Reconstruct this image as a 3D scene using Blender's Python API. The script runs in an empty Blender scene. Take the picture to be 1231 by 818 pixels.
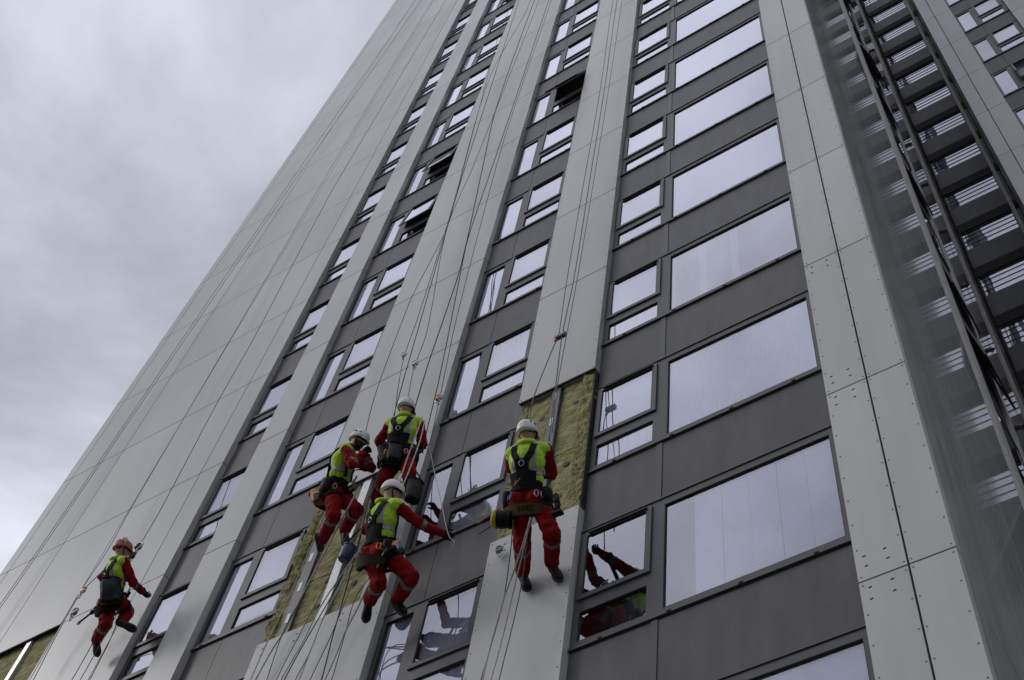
import bpy, bmesh, math, random
from mathutils import Vector, Matrix

random.seed(7)
scene = bpy.context.scene
C = scene.collection
S = 2.7                      # storey height in metres
Z0 = 9.590                   # height of the lowest measured panel joint above the ground

# ------------------------------------------------------------------ camera
cam_d = bpy.data.cameras.new('camera')
cam_d.sensor_width = 36.0
cam_d.lens = 45.674
cam_d.clip_start = 0.05
cam_d.clip_end = 5000
cam = bpy.data.objects.new('camera', cam_d)
C.objects.link(cam)
yaw, pit, rol = math.radians(-43.9203), math.radians(59.0057), math.radians(12.8757)
fw = Vector((math.sin(yaw)*math.cos(pit), math.cos(yaw)*math.cos(pit), math.sin(pit)))
rt = Vector((math.cos(yaw), -math.sin(yaw), 0))
up = rt.cross(fw)
r2 = math.cos(rol)*rt + math.sin(rol)*up
u2 = -math.sin(rol)*rt + math.cos(rol)*up
m = Matrix((r2, u2, -fw)).transposed().to_4x4()
m.translation = Vector((3*S, -2.4463*S, 1.6))
cam.matrix_world = m
scene.camera = cam

# ------------------------------------------------------------------ sky and sun (bright overcast)
SUN_DIR = Vector((-0.72, -0.50, 0.48)).normalized()       # towards the sun behind the cloud
world = bpy.data.worlds.new('World')
scene.world = world
world.use_nodes = True
nt = world.node_tree
nt.nodes.clear()
N = nt.nodes.new
L = nt.links.new
out = N('ShaderNodeOutputWorld'); bg = N('ShaderNodeBackground')
sky = N('ShaderNodeTexSky'); sky.sky_type = 'NISHITA'; sky.sun_disc = False
sky.sun_elevation = math.asin(SUN_DIR.z)
sky.sun_rotation = math.atan2(SUN_DIR.x, SUN_DIR.y)
sky.air_density = 1.0; sky.dust_density = 2.0
tc = N('ShaderNodeTexCoord')
mp = N('ShaderNodeMapping'); mp.inputs['Location'].default_value = (9.1827, 9.0626, 9.8997); mp.inputs['Scale'].default_value = (1.0, 1.0, 1.5)
n1 = N('ShaderNodeTexNoise'); n1.inputs['Scale'].default_value = 1.7; n1.inputs['Detail'].default_value = 8; n1.inputs['Roughness'].default_value = 0.56
n1.inputs['Distortion'].default_value = 0.35
rp = N('ShaderNodeValToRGB')
rp.color_ramp.elements[0].position = 0.33; rp.color_ramp.elements[0].color = (0.270, 0.275, 0.325, 1)
rp.color_ramp.elements[1].position = 0.64; rp.color_ramp.elements[1].color = (0.76, 0.78, 0.87, 1)
scl = N('ShaderNodeVectorMath'); scl.operation = 'SCALE'; scl.inputs['Scale'].default_value = 0.10
dot = N('ShaderNodeVectorMath'); dot.operation = 'DOT_PRODUCT'; dot.inputs[1].default_value = SUN_DIR
glow = N('ShaderNodeMapRange'); glow.interpolation_type = 'SMOOTHSTEP'; glow.inputs['From Min'].default_value = 0.0; glow.inputs['From Max'].default_value = 1.0
glow.inputs['To Min'].default_value = 0.95; glow.inputs['To Max'].default_value = 1.3
sep = N('ShaderNodeSeparateXYZ'); low = N('ShaderNodeMapRange'); low.inputs['From Min'].default_value = -0.05; low.inputs['From Max'].default_value = 0.55
low.inputs['To Min'].default_value = 0.55; low.inputs['To Max'].default_value = 1.0
gm2 = N('ShaderNodeMath'); gm2.operation = 'MULTIPLY'
mulc = N('ShaderNodeVectorMath'); mulc.operation = 'SCALE'
mix = N('ShaderNodeMix'); mix.data_type = 'RGBA'; mix.inputs['Factor'].default_value = 0.93
L(tc.outputs['Generated'], mp.inputs['Vector']); L(mp.outputs[0], n1.inputs['Vector'])
L(n1.outputs['Fac'], rp.inputs['Fac']); L(tc.outputs['Generated'], dot.inputs[0])
L(dot.outputs['Value'], glow.inputs['Value'])
L(tc.outputs['Generated'], sep.inputs[0]); L(sep.outputs['Z'], low.inputs['Value']); L(glow.outputs[0], gm2.inputs[0]); L(low.outputs[0], gm2.inputs[1])
L(rp.outputs['Color'], mulc.inputs[0]); L(gm2.outputs[0], mulc.inputs['Scale'])
L(sky.outputs[0], scl.inputs[0])
L(scl.outputs[0], mix.inputs['A']); L(mulc.outputs[0], mix.inputs['B'])
L(mix.outputs['Result'], bg.inputs['Color']); bg.inputs['Strength'].default_value = 1.0
L(bg.outputs[0], out.inputs[0])

sd = bpy.data.lights.new('sun', 'SUN'); sd.energy = 0.7; sd.angle = math.radians(14); sd.color = (1.0, 0.97, 0.93)
so = bpy.data.objects.new('sun', sd); C.objects.link(so)
so.rotation_euler = SUN_DIR.to_track_quat('Z', 'Y').to_euler()
so.location = (0, -20, 60)

scene.view_settings.view_transform = 'Standard'
scene.view_settings.look = 'None'
scene.view_settings.exposure = 0.20
scene.view_settings.gamma = 1.0
scene.view_settings.use_curve_mapping = False
scene.render.engine = 'CYCLES'
scene.cycles.max_bounces = 10
scene.cycles.diffuse_bounces = 7
scene.cycles.transparent_max_bounces = 12

# ------------------------------------------------------------------ mesh helper
class MB:
    def __init__(s): s.v = []; s.f = []; s.sm = []
    def box(s, x0, x1, y0, y1, z0, z1):
        b = len(s.v)
        s.v += [(x0,y0,z0),(x1,y0,z0),(x1,y1,z0),(x0,y1,z0),(x0,y0,z1),(x1,y0,z1),(x1,y1,z1),(x0,y1,z1)]
        s.f += [tuple(b+i for i in q) for q in ((0,3,2,1),(4,5,6,7),(0,1,5,4),(1,2,6,5),(2,3,7,6),(3,0,4,7))]
        s.sm += [False]*6
        return s
    def obox(s, c, ax, ay, az):                     # oriented box: centre, three half axes
        b = len(s.v); c = Vector(c); ax = Vector(ax); ay = Vector(ay); az = Vector(az)
        for k in (-1,1):
            for i,j in ((-1,-1),(1,-1),(1,1),(-1,1)):
                s.v.append(tuple(c+ax*i+ay*j+az*k))
        s.f += [tuple(b+i for i in q) for q in ((0,3,2,1),(4,5,6,7),(0,1,5,4),(1,2,6,5),(2,3,7,6),(3,0,4,7))]
        s.sm += [False]*6
        return s
    def ring(s, c, u, w, ru, rw, n):
        return [tuple(Vector(c)+Vector(u)*(ru*math.cos(2*math.pi*i/n))+Vector(w)*(rw*math.sin(2*math.pi*i/n))) for i in range(n)]
    def loft(s, rings, cap=True, smooth=True):
        b = len(s.v); n = len(rings[0])
        for r in rings: s.v += [tuple(q) for q in r]
        for k in range(len(rings)-1):
            for i in range(n):
                j = (i+1) % n
                s.f.append((b+k*n+i, b+k*n+j, b+(k+1)*n+j, b+(k+1)*n+i)); s.sm.append(smooth)
        if cap:
            s.f.append(tuple(b+i for i in range(n-1,-1,-1))); s.sm.append(False)
            s.f.append(tuple(b+(len(rings)-1)*n+i for i in range(n))); s.sm.append(False)
        return s
    def tube(s, pts, r, n=6, closed=False, flat=None):
        pts = [Vector(p) for p in pts]; rr = r if isinstance(r, (list, tuple)) else [r]*len(pts)
        up0 = Vector((0.31,0.57,0.76)); rings = []; m_ = len(pts)
        u = None
        for i,p in enumerate(pts):
            a = pts[(i-1) % m_] if (closed or i > 0) else p
            c = pts[(i+1) % m_] if (closed or i < m_-1) else p
            d = (c-a).normalized()
            u = (up0 - d*up0.dot(d)) if u is None else (u - d*u.dot(d))
            if u.length < 1e-6: u = d.orthogonal()
            u.normalize(); w = d.cross(u)
            k = flat if flat else 1.0
            rings.append(s.ring(p, u, w, rr[i], rr[i]*k, n))
        if closed: rings.append(rings[0])
        return s.loft(rings, cap=not closed)
    def ell(s, c, rx, ry, rz, nu=12, nv=8, M=None):
        rings = []
        for k in range(nv+1):
            t = math.pi*(0.02+0.96*k/nv) - math.pi/2
            rings.append([Vector((rx*math.cos(t)*math.cos(2*math.pi*i/nu), ry*math.cos(t)*math.sin(2*math.pi*i/nu), rz*math.sin(t))) for i in range(nu)])
        rings = [[(Vector(c)+(M @ q if M else q)) for q in r] for r in rings]
        return s.loft(rings)
    def mesh(s, name):
        me = bpy.data.meshes.new(name); me.from_pydata(s.v, [], s.f)
        me.polygons.foreach_set('use_smooth', s.sm); me.update()
        return me
    def build(s, name, mat, parent=None, loc=(0,0,0)):
        return put(name, s.mesh(name), mat, parent, loc)

def put(name, me, mat=None, parent=None, loc=(0,0,0), rot=None):
    o = bpy.data.objects.new(name, me); C.objects.link(o)
    if mat is not None and len(me.materials) == 0: me.materials.append(mat)
    if parent is not None: o.parent = parent
    o.location = loc
    if rot: o.rotation_euler = rot
    return o
def empty(name, loc=(0,0,0)):
    o = bpy.data.objects.new(name, None); C.objects.link(o); o.location = loc; o.empty_display_size = 0.3
    return o
def tag(o, label=None, cat=None, group=None, kind=None):
    if label: o['label'] = label
    if cat: o['category'] = cat
    if group: o['group'] = group
    if kind: o['kind'] = kind
    return o
def FX(x): return x*S
def FZ(z): return Z0 + z*S

# ------------------------------------------------------------------ materials
def material(name, col, rough=0.6, metal=0.0, noise=0.0, nscale=8.0, bump=0.0, bscale=60.0, rnd=0.0, spec=0.5,
             stretch=(1,1,1), col2=None, ramp=(0.35,0.65), coat=0.0, detail=5.0, coords='pos', ior=None, rnoise=0.0, streak=0.0, streak_scale=(5,5,0.22)):
    ma = bpy.data.materials.new(name); ma.use_nodes = True
    t = ma.node_tree; bs = t.nodes['Principled BSDF']
    bs.inputs['Base Color'].default_value = (*col, 1); bs.inputs['Roughness'].default_value = rough
    bs.inputs['Metallic'].default_value = metal; bs.inputs['Specular IOR Level'].default_value = spec
    if ior: bs.inputs['IOR'].default_value = ior
    if coat: bs.inputs['Coat Weight'].default_value = coat; bs.inputs['Coat Roughness'].default_value = 0.08
    nd, lk = t.nodes.new, t.links.new
    if coords == 'pos':
        g = nd('ShaderNodeNewGeometry'); vec = g.outputs['Position']
    else:
        g = nd('ShaderNodeTexCoord'); vec = g.outputs['Object']
    mpn = nd('ShaderNodeMapping'); mpn.inputs['Scale'].default_value = stretch; lk(vec, mpn.inputs['Vector'])
    last = None
    if noise or col2:
        nz = nd('ShaderNodeTexNoise'); nz.inputs['Scale'].default_value = nscale; nz.inputs['Detail'].default_value = detail
        lk(mpn.outputs[0], nz.inputs['Vector'])
        cr = nd('ShaderNodeValToRGB')
        lo = tuple(c*(1-noise) for c in col); hi = tuple(min(1, c*(1+noise)) for c in (col2 or col))
        if col2: lo = col
        cr.color_ramp.elements[0].position = ramp[0]; cr.color_ramp.elements[0].color = (*lo, 1)
        cr.color_ramp.elements[1].position = ramp[1]; cr.color_ramp.elements[1].color = (*hi, 1)
        lk(nz.outputs['Fac'], cr.inputs['Fac']); last = cr.outputs['Color']
        if rnoise:
            mr = nd('ShaderNodeMapRange'); mr.inputs['To Min'].default_value = max(0.02, rough-rnoise); mr.inputs['To Max'].default_value = rough+rnoise
            lk(nz.outputs['Fac'], mr.inputs['Value']); lk(mr.outputs[0], bs.inputs['Roughness'])
    if streak:                                          # rain streaks and grime running down the sheet
        ms_ = nd('ShaderNodeMapping'); ms_.inputs['Scale'].default_value = streak_scale; lk(vec, ms_.inputs['Vector'])
        oj = nd('ShaderNodeObjectInfo'); cb = nd('ShaderNodeVectorMath'); cb.operation = 'SCALE'; cb.inputs[0].default_value = (7.0,3.0,11.0); lk(oj.outputs['Random'], cb.inputs['Scale'])
        av = nd('ShaderNodeVectorMath'); av.operation = 'ADD'; lk(ms_.outputs[0], av.inputs[0]); lk(cb.outputs[0], av.inputs[1])
        ns = nd('ShaderNodeTexNoise'); ns.inputs['Scale'].default_value = 1.0; ns.inputs['Detail'].default_value = 6; ns.inputs['Roughness'].default_value = 0.65; lk(av.outputs[0], ns.inputs['Vector'])
        mr_ = nd('ShaderNodeMapRange'); mr_.inputs['From Min'].default_value = 0.40; mr_.inputs['From Max'].default_value = 0.72; mr_.inputs['To Min'].default_value = 1.0; mr_.inputs['To Max'].default_value = 1.0-streak
        lk(ns.outputs['Fac'], mr_.inputs['Value']); sv = nd('ShaderNodeVectorMath'); sv.operation = 'SCALE'
        if last: lk(last, sv.inputs[0])
        else: sv.inputs[0].default_value = col
        lk(mr_.outputs[0], sv.inputs['Scale']); last = sv.outputs[0]
    if rnd:
        oi = nd('ShaderNodeObjectInfo'); mr = nd('ShaderNodeMapRange')
        mr.inputs['To Min'].default_value = 1-rnd; mr.inputs['To Max'].default_value = 1+rnd
        lk(oi.outputs['Random'], mr.inputs['Value'])
        sc = nd('ShaderNodeVectorMath'); sc.operation = 'SCALE'
        if last: lk(last, sc.inputs[0])
        else: sc.inputs[0].default_value = col
        lk(mr.outputs[0], sc.inputs['Scale']); last = sc.outputs[0]
    if last: lk(last, bs.inputs['Base Color'])
    if bump:
        nb = nd('ShaderNodeTexNoise'); nb.inputs['Scale'].default_value = bscale; nb.inputs['Detail'].default_value = 4
        lk(mpn.outputs[0], nb.inputs['Vector'])
        bp = nd('ShaderNodeBump'); bp.inputs['Strength'].default_value = bump; bp.inputs['Distance'].default_value = 0.02
        lk(nb.outputs['Fac'], bp.inputs['Height']); lk(bp.outputs[0], bs.inputs['Normal'])
    return ma

M = {}
M['panel'] = material('aluminium_panel', (0.43,0.44,0.425), 0.33, streak=0.10, streak_scale=(2.2,2.2,0.13), noise=0.09, nscale=1.1, stretch=(1.0,1.0,0.28), rnd=0.06, ramp=(0.3,0.7), bump=0.05, bscale=1.2)
M['spandrel'] = material('dark_spandrel', (0.058,0.057,0.058), 0.46, streak=0.25, streak_scale=(7,7,0.5), noise=0.16, nscale=4.0, rnd=0.06, stretch=(1.6,1,0.5), bump=0.05, bscale=3)
M['frame'] = material('grey_frame_paint', (0.058,0.058,0.059), 0.42, rnd=0.04)
M['gasket'] = material('black_gasket', (0.012,0.012,0.012), 0.7)
M['cavity'] = material('dark_membrane', (0.035,0.035,0.034), 0.9)
M['rivet'] = material('rivet_steel', (0.14,0.14,0.14), 0.5)
M['slot'] = material('slot_shadow_paint', (0.01,0.01,0.01), 0.8)  # black colour stands in for the shaded inside of slots and vents
M['core'] = material('concrete_core', (0.22,0.21,0.20), 0.9, noise=0.15, nscale=2)
M['room'] = material('room_interior', (0.28,0.28,0.27), 0.9)
M['wool'] = material('mineral_wool', (0.17,0.155,0.062), 0.97, noise=0.0, nscale=9.0, col2=(0.40,0.37,0.18), bump=1.0, bscale=38, ramp=(0.3,0.72), stretch=(0.7,1,1.6))
M['rail'] = material('aluminium_rail', (0.55,0.55,0.56), 0.35, metal=0.7, noise=0.1, nscale=20)
M['darkrail'] = material('grey_rail', (0.12,0.12,0.13), 0.45, metal=0.4)
M['return'] = material('gloss_return_panel', (0.52,0.52,0.50), 0.05, noise=0.08, nscale=1.4, stretch=(1,3.0,0.3), spec=0.5, bump=0.006, bscale=1.1, rnd=0.05, rnoise=0.02, streak=0.2, streak_scale=(6,6,0.3))
M['fin'] = material('grey_fin', (0.52,0.51,0.49), 0.45, noise=0.1, nscale=3)
M['blind'] = material('white_blind', (0.80,0.81,0.82), 0.9, rnd=0.10)
M['net'] = material('net_curtain', (0.80,0.81,0.83), 0.95, noise=0.1, nscale=20, stretch=(3,3,0.2))
M['shutter'] = material('white_shutter', (0.75,0.75,0.74), 0.5)
M['asphalt'] = material('asphalt', (0.10,0.10,0.10), 0.9, noise=0.25, nscale=3, bump=0.3, bscale=120)
M['paving'] = material('concrete_paving', (0.24,0.235,0.22), 0.9, noise=0.15, nscale=2, bump=0.2, bscale=60)

def glass_mat(name, ior, tint):
    ma = bpy.data.materials.new(name); ma.use_nodes = True; t = ma.node_tree; t.nodes.clear()
    nd, lk = t.nodes.new, t.links.new
    o = nd('ShaderNodeOutputMaterial'); mx = nd('ShaderNodeMixShader'); gl = nd('ShaderNodeBsdfGlossy'); tr = nd('ShaderNodeBsdfTransparent'); fr = nd('ShaderNodeFresnel')
    fr.inputs['IOR'].default_value = ior; gl.inputs['Roughness'].default_value = 0.0; gl.inputs['Color'].default_value = (0.91,0.91,1.0,1)
    tr.inputs['Color'].default_value = (*tint,1)
    g = nd('ShaderNodeNewGeometry'); nz = nd('ShaderNodeTexNoise'); nz.inputs['Scale'].default_value = 1.3; nz.inputs['Detail'].default_value = 1
    oi = nd('ShaderNodeObjectInfo'); ad = nd('ShaderNodeVectorMath'); ad.operation = 'ADD'
    lk(g.outputs['Position'], ad.inputs[0]); lk(oi.outputs['Random'], ad.inputs[1]); lk(ad.outputs[0], nz.inputs['Vector'])
    bp = nd('ShaderNodeBump'); bp.inputs['Strength'].default_value = 0.14; bp.inputs['Distance'].default_value = 0.02
    lk(nz.outputs['Fac'], bp.inputs['Height']); 
    wn = nd('ShaderNodeTexWhiteNoise'); wn.noise_dimensions = '1D'; lk(oi.outputs['Random'], wn.inputs['W'])            # every pane sits a hair out of true
    tl = nd('ShaderNodeVectorMath'); tl.operation = 'SUBTRACT'; lk(wn.outputs['Color'], tl.inputs[0]); tl.inputs[1].default_value = (0.5,0.5,0.5)
    ts = nd('ShaderNodeVectorMath'); ts.operation = 'SCALE'; ts.inputs['Scale'].default_value = 0.03; lk(tl.outputs[0], ts.inputs[0])
    ta = nd('ShaderNodeVectorMath'); ta.operation = 'ADD'; lk(bp.outputs[0], ta.inputs[0]); lk(ts.outputs[0], ta.inputs[1])
    tn = nd('ShaderNodeVectorMath'); tn.operation = 'NORMALIZE'; lk(ta.outputs[0], tn.inputs[0]); lk(tn.outputs[0], gl.inputs['Normal'])

    s1 = nd('ShaderNodeMath'); s1.operation = 'SUBTRACT'; s1.inputs[0].default_value = 1.0; lk(fr.outputs[0], s1.inputs[1])      # double glazing: four surfaces reflect
    s2 = nd('ShaderNodeMath'); s2.operation = 'POWER'; s2.inputs[1].default_value = 4.0; lk(s1.outputs[0], s2.inputs[0])
    s3 = nd('ShaderNodeMath'); s3.operation = 'SUBTRACT'; s3.inputs[0].default_value = 1.0; lk(s2.outputs[0], s3.inputs[1])
    lk(s3.outputs[0], mx.inputs[0]); lk(tr.outputs[0], mx.inputs[1]); lk(gl.outputs[0], mx.inputs[2]); lk(mx.outputs[0], o.inputs[0])
    return ma
M['glass'] = glass_mat('window_glass', 1.62, (0.90,0.92,1.0))

# ------------------------------------------------------------------ ground
gm = MB(); gm.box(-400,400,-400,400,-0.3,0.0)
tag(gm.build('ground', M['asphalt']), kind='structure')
pm = MB(); pm.box(-14,22,-4.5,-0.0,0.0,0.12)
tag(pm.build('pavement', M['paving']), kind='structure')

# ------------------------------------------------------------------ the tower
tower = empty('tower_block', (0,0,0))
tag(tower, 'tall grey panelled tower block with dark window bands and rope workers on its face', 'building')
REC = 0.10                    # windows stand back this far behind the face of the light panels
XL, XW1, XA0, XA1, XB0, XB1, XC0, XC1, XD0, XD1, XD2 = -3.316, -1.422, -1.146, -0.930, -0.419, 0.263, 0.777, 1.183, 2.206, 2.358, 2.498
ROOF = FZ(20.4)
YB = 4.4*S; YR = 2.81*S       # back wall of the recess, front of the wing to the right
XR0, XRM, XR1, XR2, XR3 = 3.157, 3.276, 3.449, 3.945, 4.6

# core behind everything
k = MB()
k.box(FX(XL)+0.12, FX(XD2)-0.35, 0.75, YB+6, 0.0, ROOF-0.2)
k.build('core_wall', M['core'], tower)
k = MB(); k.box(FX(XR0)+0.15, FX(XR3), YR+0.75, YB+6, 0.0, ROOF-0.2); k.build('core_wall', M['core'], tower)
k = MB(); k.box(FX(XD2)-0.35, FX(XR0)+0.15, YB+0.7, YB+6.02, 0.0, ROOF-0.25); k.build('core_wall', M['core'], tower)
for a, b in ((XL+0.04, XW1-0.012), (XA0+0.012, XA1-0.012), (XB0+0.012, XB1-0.012), (XC0+0.012, XC1-0.012), (XD0+0.012, XD2-0.05)):
    k = MB(); k.box(FX(a), FX(b), 0.115, 0.74, 0.0, ROOF-0.22); k.build('backing_wall', M['cavity'], tower)
for a, b in ((XR0+0.02, XR1-0.012), (XR2+0.012, XR3-0.01)):
    k = MB(); k.box(FX(a), FX(b), YR+0.115, YR+0.74, 0.0, ROOF-0.22); k.build('backing_wall', M['cavity'], tower)
k = MB(); k.box(FX(XL)-0.05, FX(XR3)+0.05, YB-0.5, YB+6.3, ROOF-0.15, ROOF+0.1); k.box(FX(XL)-0.04, FX(XD2), 0.0, YB-0.5, ROOF-0.15, ROOF+0.1)
k.box(FX(XR0), FX(XR3)+0.04, YR, YB-0.5, ROOF-0.15, ROOF+0.1)
k.build('roof_parapet', M['panel'], tower)

# ---- light cladding panels, one object per panel
GAP = 0.009
pcache = {}
def panel(x0, x1, row, y=0.0, edge_l=False, edge_r=False, depth=0.03, rivets=False, slots=None, zoff=0.0, h=1.0):
    key = (x0, x1, y, edge_l, edge_r, depth, h)
    if key not in pcache:
        b = MB(); gl = 0 if edge_l else GAP; gr = 0 if edge_r else GAP
        d = REC+0.015 if (edge_l or edge_r) else depth
        b.box(FX(x0)+gl, FX(x1)-gr, y, y+d, GAP, S*h-GAP)
        me = b.mesh('cladding_panel'); me.materials.append(M['panel']); pcache[key] = me
    o = put('cladding_panel', pcache[key], None, tower, (0,0,FZ(row+zoff)))
    if rivets:
        rk = ('r',)+key
        if rk not in pcache:
            b = MB()
            for xx in (FX(x0)+0.03, FX(x1)-0.03):
                for i in range(9):
                    zz = 0.05+(S*h-0.10)*i/8
                    b.loft([b.ring((xx,y-0.001,zz),(1,0,0),(0,0,1),0.0075,0.0075,7), b.ring((xx,y-0.005,zz),(1,0,0),(0,0,1),0.0055,0.0055,7)])
            me = b.mesh('rivets'); me.materials.append(M['rivet']); pcache[rk] = me
        q = put('rivets', pcache[rk], None, o); q['kind'] = 'stuff'
    if slots:
        b = MB()
        for fx, fz in slots:
            b.loft([b.ring((FX(x0)+fx,y-0.0005,fz),(1,0,0.15),(0,0,1),0.017,0.009,10), b.ring((FX(x0)+fx,y-0.003,fz),(1,0,0.15),(0,0,1),0.013,0.006,10)])
        q = b.build('fixing_slots', M['slot'], o); q['kind'] = 'stuff'
    return o

LW = [XL, -3.225, -2.73, -2.175, -1.60, XW1]
for r in range(-1, 18):
    for i in range(5):
        if i == 2 and r == 1: continue                       # panel taken off
        panel(LW[i], LW[i+1], r, edge_r=(i == 4), edge_l=(i == 0))
    if r < 17: panel(XA0, XA1, r, edge_l=True, edge_r=True)
XBJ = 0.125
for r in range(-1, 15):
    if r != 1:
        sl = None
        if r == 0: sl = [(0.12,S-0.12),(0.13,S-0.23),(0.62,S-0.12),(0.61,S-0.23),(1.28,S-0.12),(1.27,S-0.22)]
        panel(XB0, XB1, r, edge_l=True, edge_r=True, rivets=(r < 4), slots=sl)
    else:
        panel(XBJ, XB1, r, edge_l=False, edge_r=True)
for r in range(-2, 12):
    if r == 1: continue
    sl = [(0.52,S-0.14),(0.525,S-0.23),(0.2,S-0.14),(0.21,S-0.24)] if r == 0 else None
    panel(XC0, XC1, r, edge_l=True, edge_r=True, rivets=(r < 5), slots=sl)
for r in range(-3, 10):
    lo = [(0.085,0.16),(0.265,0.16),(0.08,0.28),(0.255,0.28)]; hi = [(0.085,S-0.09),(0.265,S-0.09),(0.08,S-0.22),(0.265,S-0.22)]
    sl = {-1: hi, 0: lo+hi, 1: lo+hi}.get(r)
    panel(XD0, XD1, r, edge_l=True, rivets=(r < 5), slots=sl)
    panel(XD1, XD2, r, edge_r=True, rivets=(r < 5))
for r in range(5, 17):
    panel(XR0, XRM, r, y=YR, edge_l=True, zoff=-0.0); panel(XRM, XR1, r, y=YR, edge_r=True)
    panel(XR2, XR2+0.28, r, y=YR, edge_l=True); panel(XR2+0.28, XR3, r, y=YR)
# left flank of the tower, seen only from the side
for r in range(-3, 20, 1):
    b = MB(); b.box(FX(XL), FX(XL)+0.03, REC+0.02, 5.0, GAP, S-GAP); b.build('cladding_panel', M['panel'], tower, (0,0,FZ(r)))

# ---- windows
FZB, FZT = 0.232, 0.868         # frame bottom / top within a storey
GB, GT = 0.272, 0.824           # glass bottom / top
TB, TT = 0.418, 0.494           # low light top / sash glass bottom
wc = {}
def framebox(b, x0, x1, z0, z1, w, y0, y1):
    b.box(x0, x0+w, y0, y1, z0, z1); b.box(x1-w, x1, y0, y1, z0, z1)
    b.box(x0+w, x1-w, y0, y1, z0, z0+w); b.box(x0+w, x1-w, y0, y1, z1-w, z1)
def m_win(kind, x0, x1, y):
    """meshes of one window; z runs from the storey joint"""
    key = (kind, x0, x1, y)
    if key in wc: return wc[key]
    W0, W1 = FX(x0)+0.004, FX(x1)-0.004
    zb, zt = FZB*S, FZT*S
    fr = MB(); ya, yb = y+REC, y+REC+0.09
    panes = []; sash = None; caps = MB()
    if kind == 'tall':
        a, bb, c, d = FX(x0+0.022), FX(x0+0.157), FX(x0+0.217), FX(x1-0.040)
    elif kind == 'slim':
        c, d = FX(x0+0.030), FX(x1-0.035); a = None
    else:
        c, d = FX(x0+0.026), FX(x0+0.292); a, bb = FX(x0+0.355), FX(x1-0.026)
    gb, gt, tb, tt = GB*S, GT*S, TB*S, TT*S
    # vertical members
    xs = sorted([v for v in ((a, bb) if a is not None else ())]+[c, d])
    fr.box(W0, xs[0], ya, yb, zb, zt); fr.box(xs[-1], W1, ya, yb, zb, zt)
    if len(xs) == 4: fr.box(xs[1], xs[2], ya, yb, zb, zt)
    for i in range(0, len(xs), 2):
        fr.box(xs[i], xs[i+1], ya, yb, zb, gb); fr.box(xs[i], xs[i+1], ya, yb, gt, zt)
    fr.box(c, d, ya, yb, tb, tt)
    # sill nosing and head drip
    fr.box(W0, W1, ya-0.022, ya-0.001, zb+0.002, zb+0.03)
    fr.box(W0, W1, ya-0.014, ya-0.001, zt-0.02, zt-0.001)
    # the opening light
    s0, s1, sz0, sz1 = c-0.035, d+0.035, tt-0.05, gt+0.045
    sb = MB(); framebox(sb, s0, s1, sz0, sz1, 0.055, ya-0.024, ya-0.002)
    vt = MB(); vt.box(s0+0.10*(s1-s0), s1-0.06*(s1-s0), ya-0.045, ya-0.026, gt+0.002, gt+0.028)
    gk = MB()
    def gasket(p0, p1, q0, q1, yy):
        w = 0.006
        gk.box(p0, p0+w, yy, yy+0.02, q0, q1); gk.box(p1-w, p1, yy, yy+0.02, q0, q1)
        gk.box(p0+w, p1-w, yy, yy+0.02, q0, q0+w); gk.box(p0+w, p1-w, yy, yy+0.02, q1-w, q1)
    yp = ya+0.022
    ps = []
    if a is not None: ps.append((a, bb, gb, gt, yp)); 
    ps.append((c, d, gb, tb, yp))
    for (p0, p1, q0, q1, yy) in ps: gasket(p0, p1, q0, q1, ya+0.001)
    top = (s0+0.055, s1-0.055, sz0+0.055, sz1-0.055)
    nc = 4 if kind == 'wide' else 2
    for i in range(nc):
        xx = W0+(W1-W0)*(0.12+0.76*i/(nc-1)); caps.box(xx-0.02, xx+0.02, ya-0.030, ya-0.023, zb+0.010, zb+0.024)
    rm = MB()                                           # room lining behind the glass: open-fronted box
    y2, y3 = yb, y+0.745
    rm.v = [(W0,y2,zb),(W1,y2,zb),(W1,y3,zb),(W0,y3,zb),(W0,y2,zt),(W1,y2,zt),(W1,y3,zt),(W0,y3,zt)]
    rm.f = [(0,1,2,3),(4,7,6,5),(0,3,7,4),(1,5,6,2),(3,2,6,7)]; rm.sm = [False]*5
    R = dict(frame=fr.mesh('window'), sash=sb.mesh('sash'), vent=vt.mesh('trickle_vent'), gasket=gk.mesh('gasket'), caps=caps.mesh('drain_caps'), room=rm.mesh('room_lining'),
             panes=[], hinge=(ya-0.01, sz1))
    for (p0, p1, q0, q1, yy) in ps:
        b = MB(); b.v = [(p0,yy,q0),(p1,yy,q0),(p1,yy,q1),(p0,yy,q1)]; b.f = [(0,1,2,3)]; b.sm = [False]; R['panes'].append(b.mesh('pane'))
    b = MB(); p0, p1, q0, q1 = top; yy = ya-0.010
    b.v = [(p0,yy,q0),(p1,yy,q0),(p1,yy,q1),(p0,yy,q1)]; b.f = [(0,1,2,3)]; b.sm = [False]; R['toppane'] = b.mesh('pane')
    gk2 = MB(); gk = gk2; gasket(p0, p1, q0, q1, ya-0.0235); R['gasket2'] = gk2.mesh('gasket')
    for kk, mm in (('frame','frame'),('sash','frame'),('vent','gasket'),('gasket','gasket'),('gasket2','gasket'),('caps','gasket'),('room','room')): R[kk].materials.append(M[mm])
    for q in R['panes']+[R['toppane']]: q.materials.append(M['glass'])
    R['spans'] = ([(a, bb, gb, gt)] if a is not None else []) + [(c, d, gb, gt)]
    wc[key] = R
    return R
bcache = {}
from mathutils import noise as _nz
def mnz(a, b_): return _nz.noise(Vector((a, b_, 0.37)))
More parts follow.
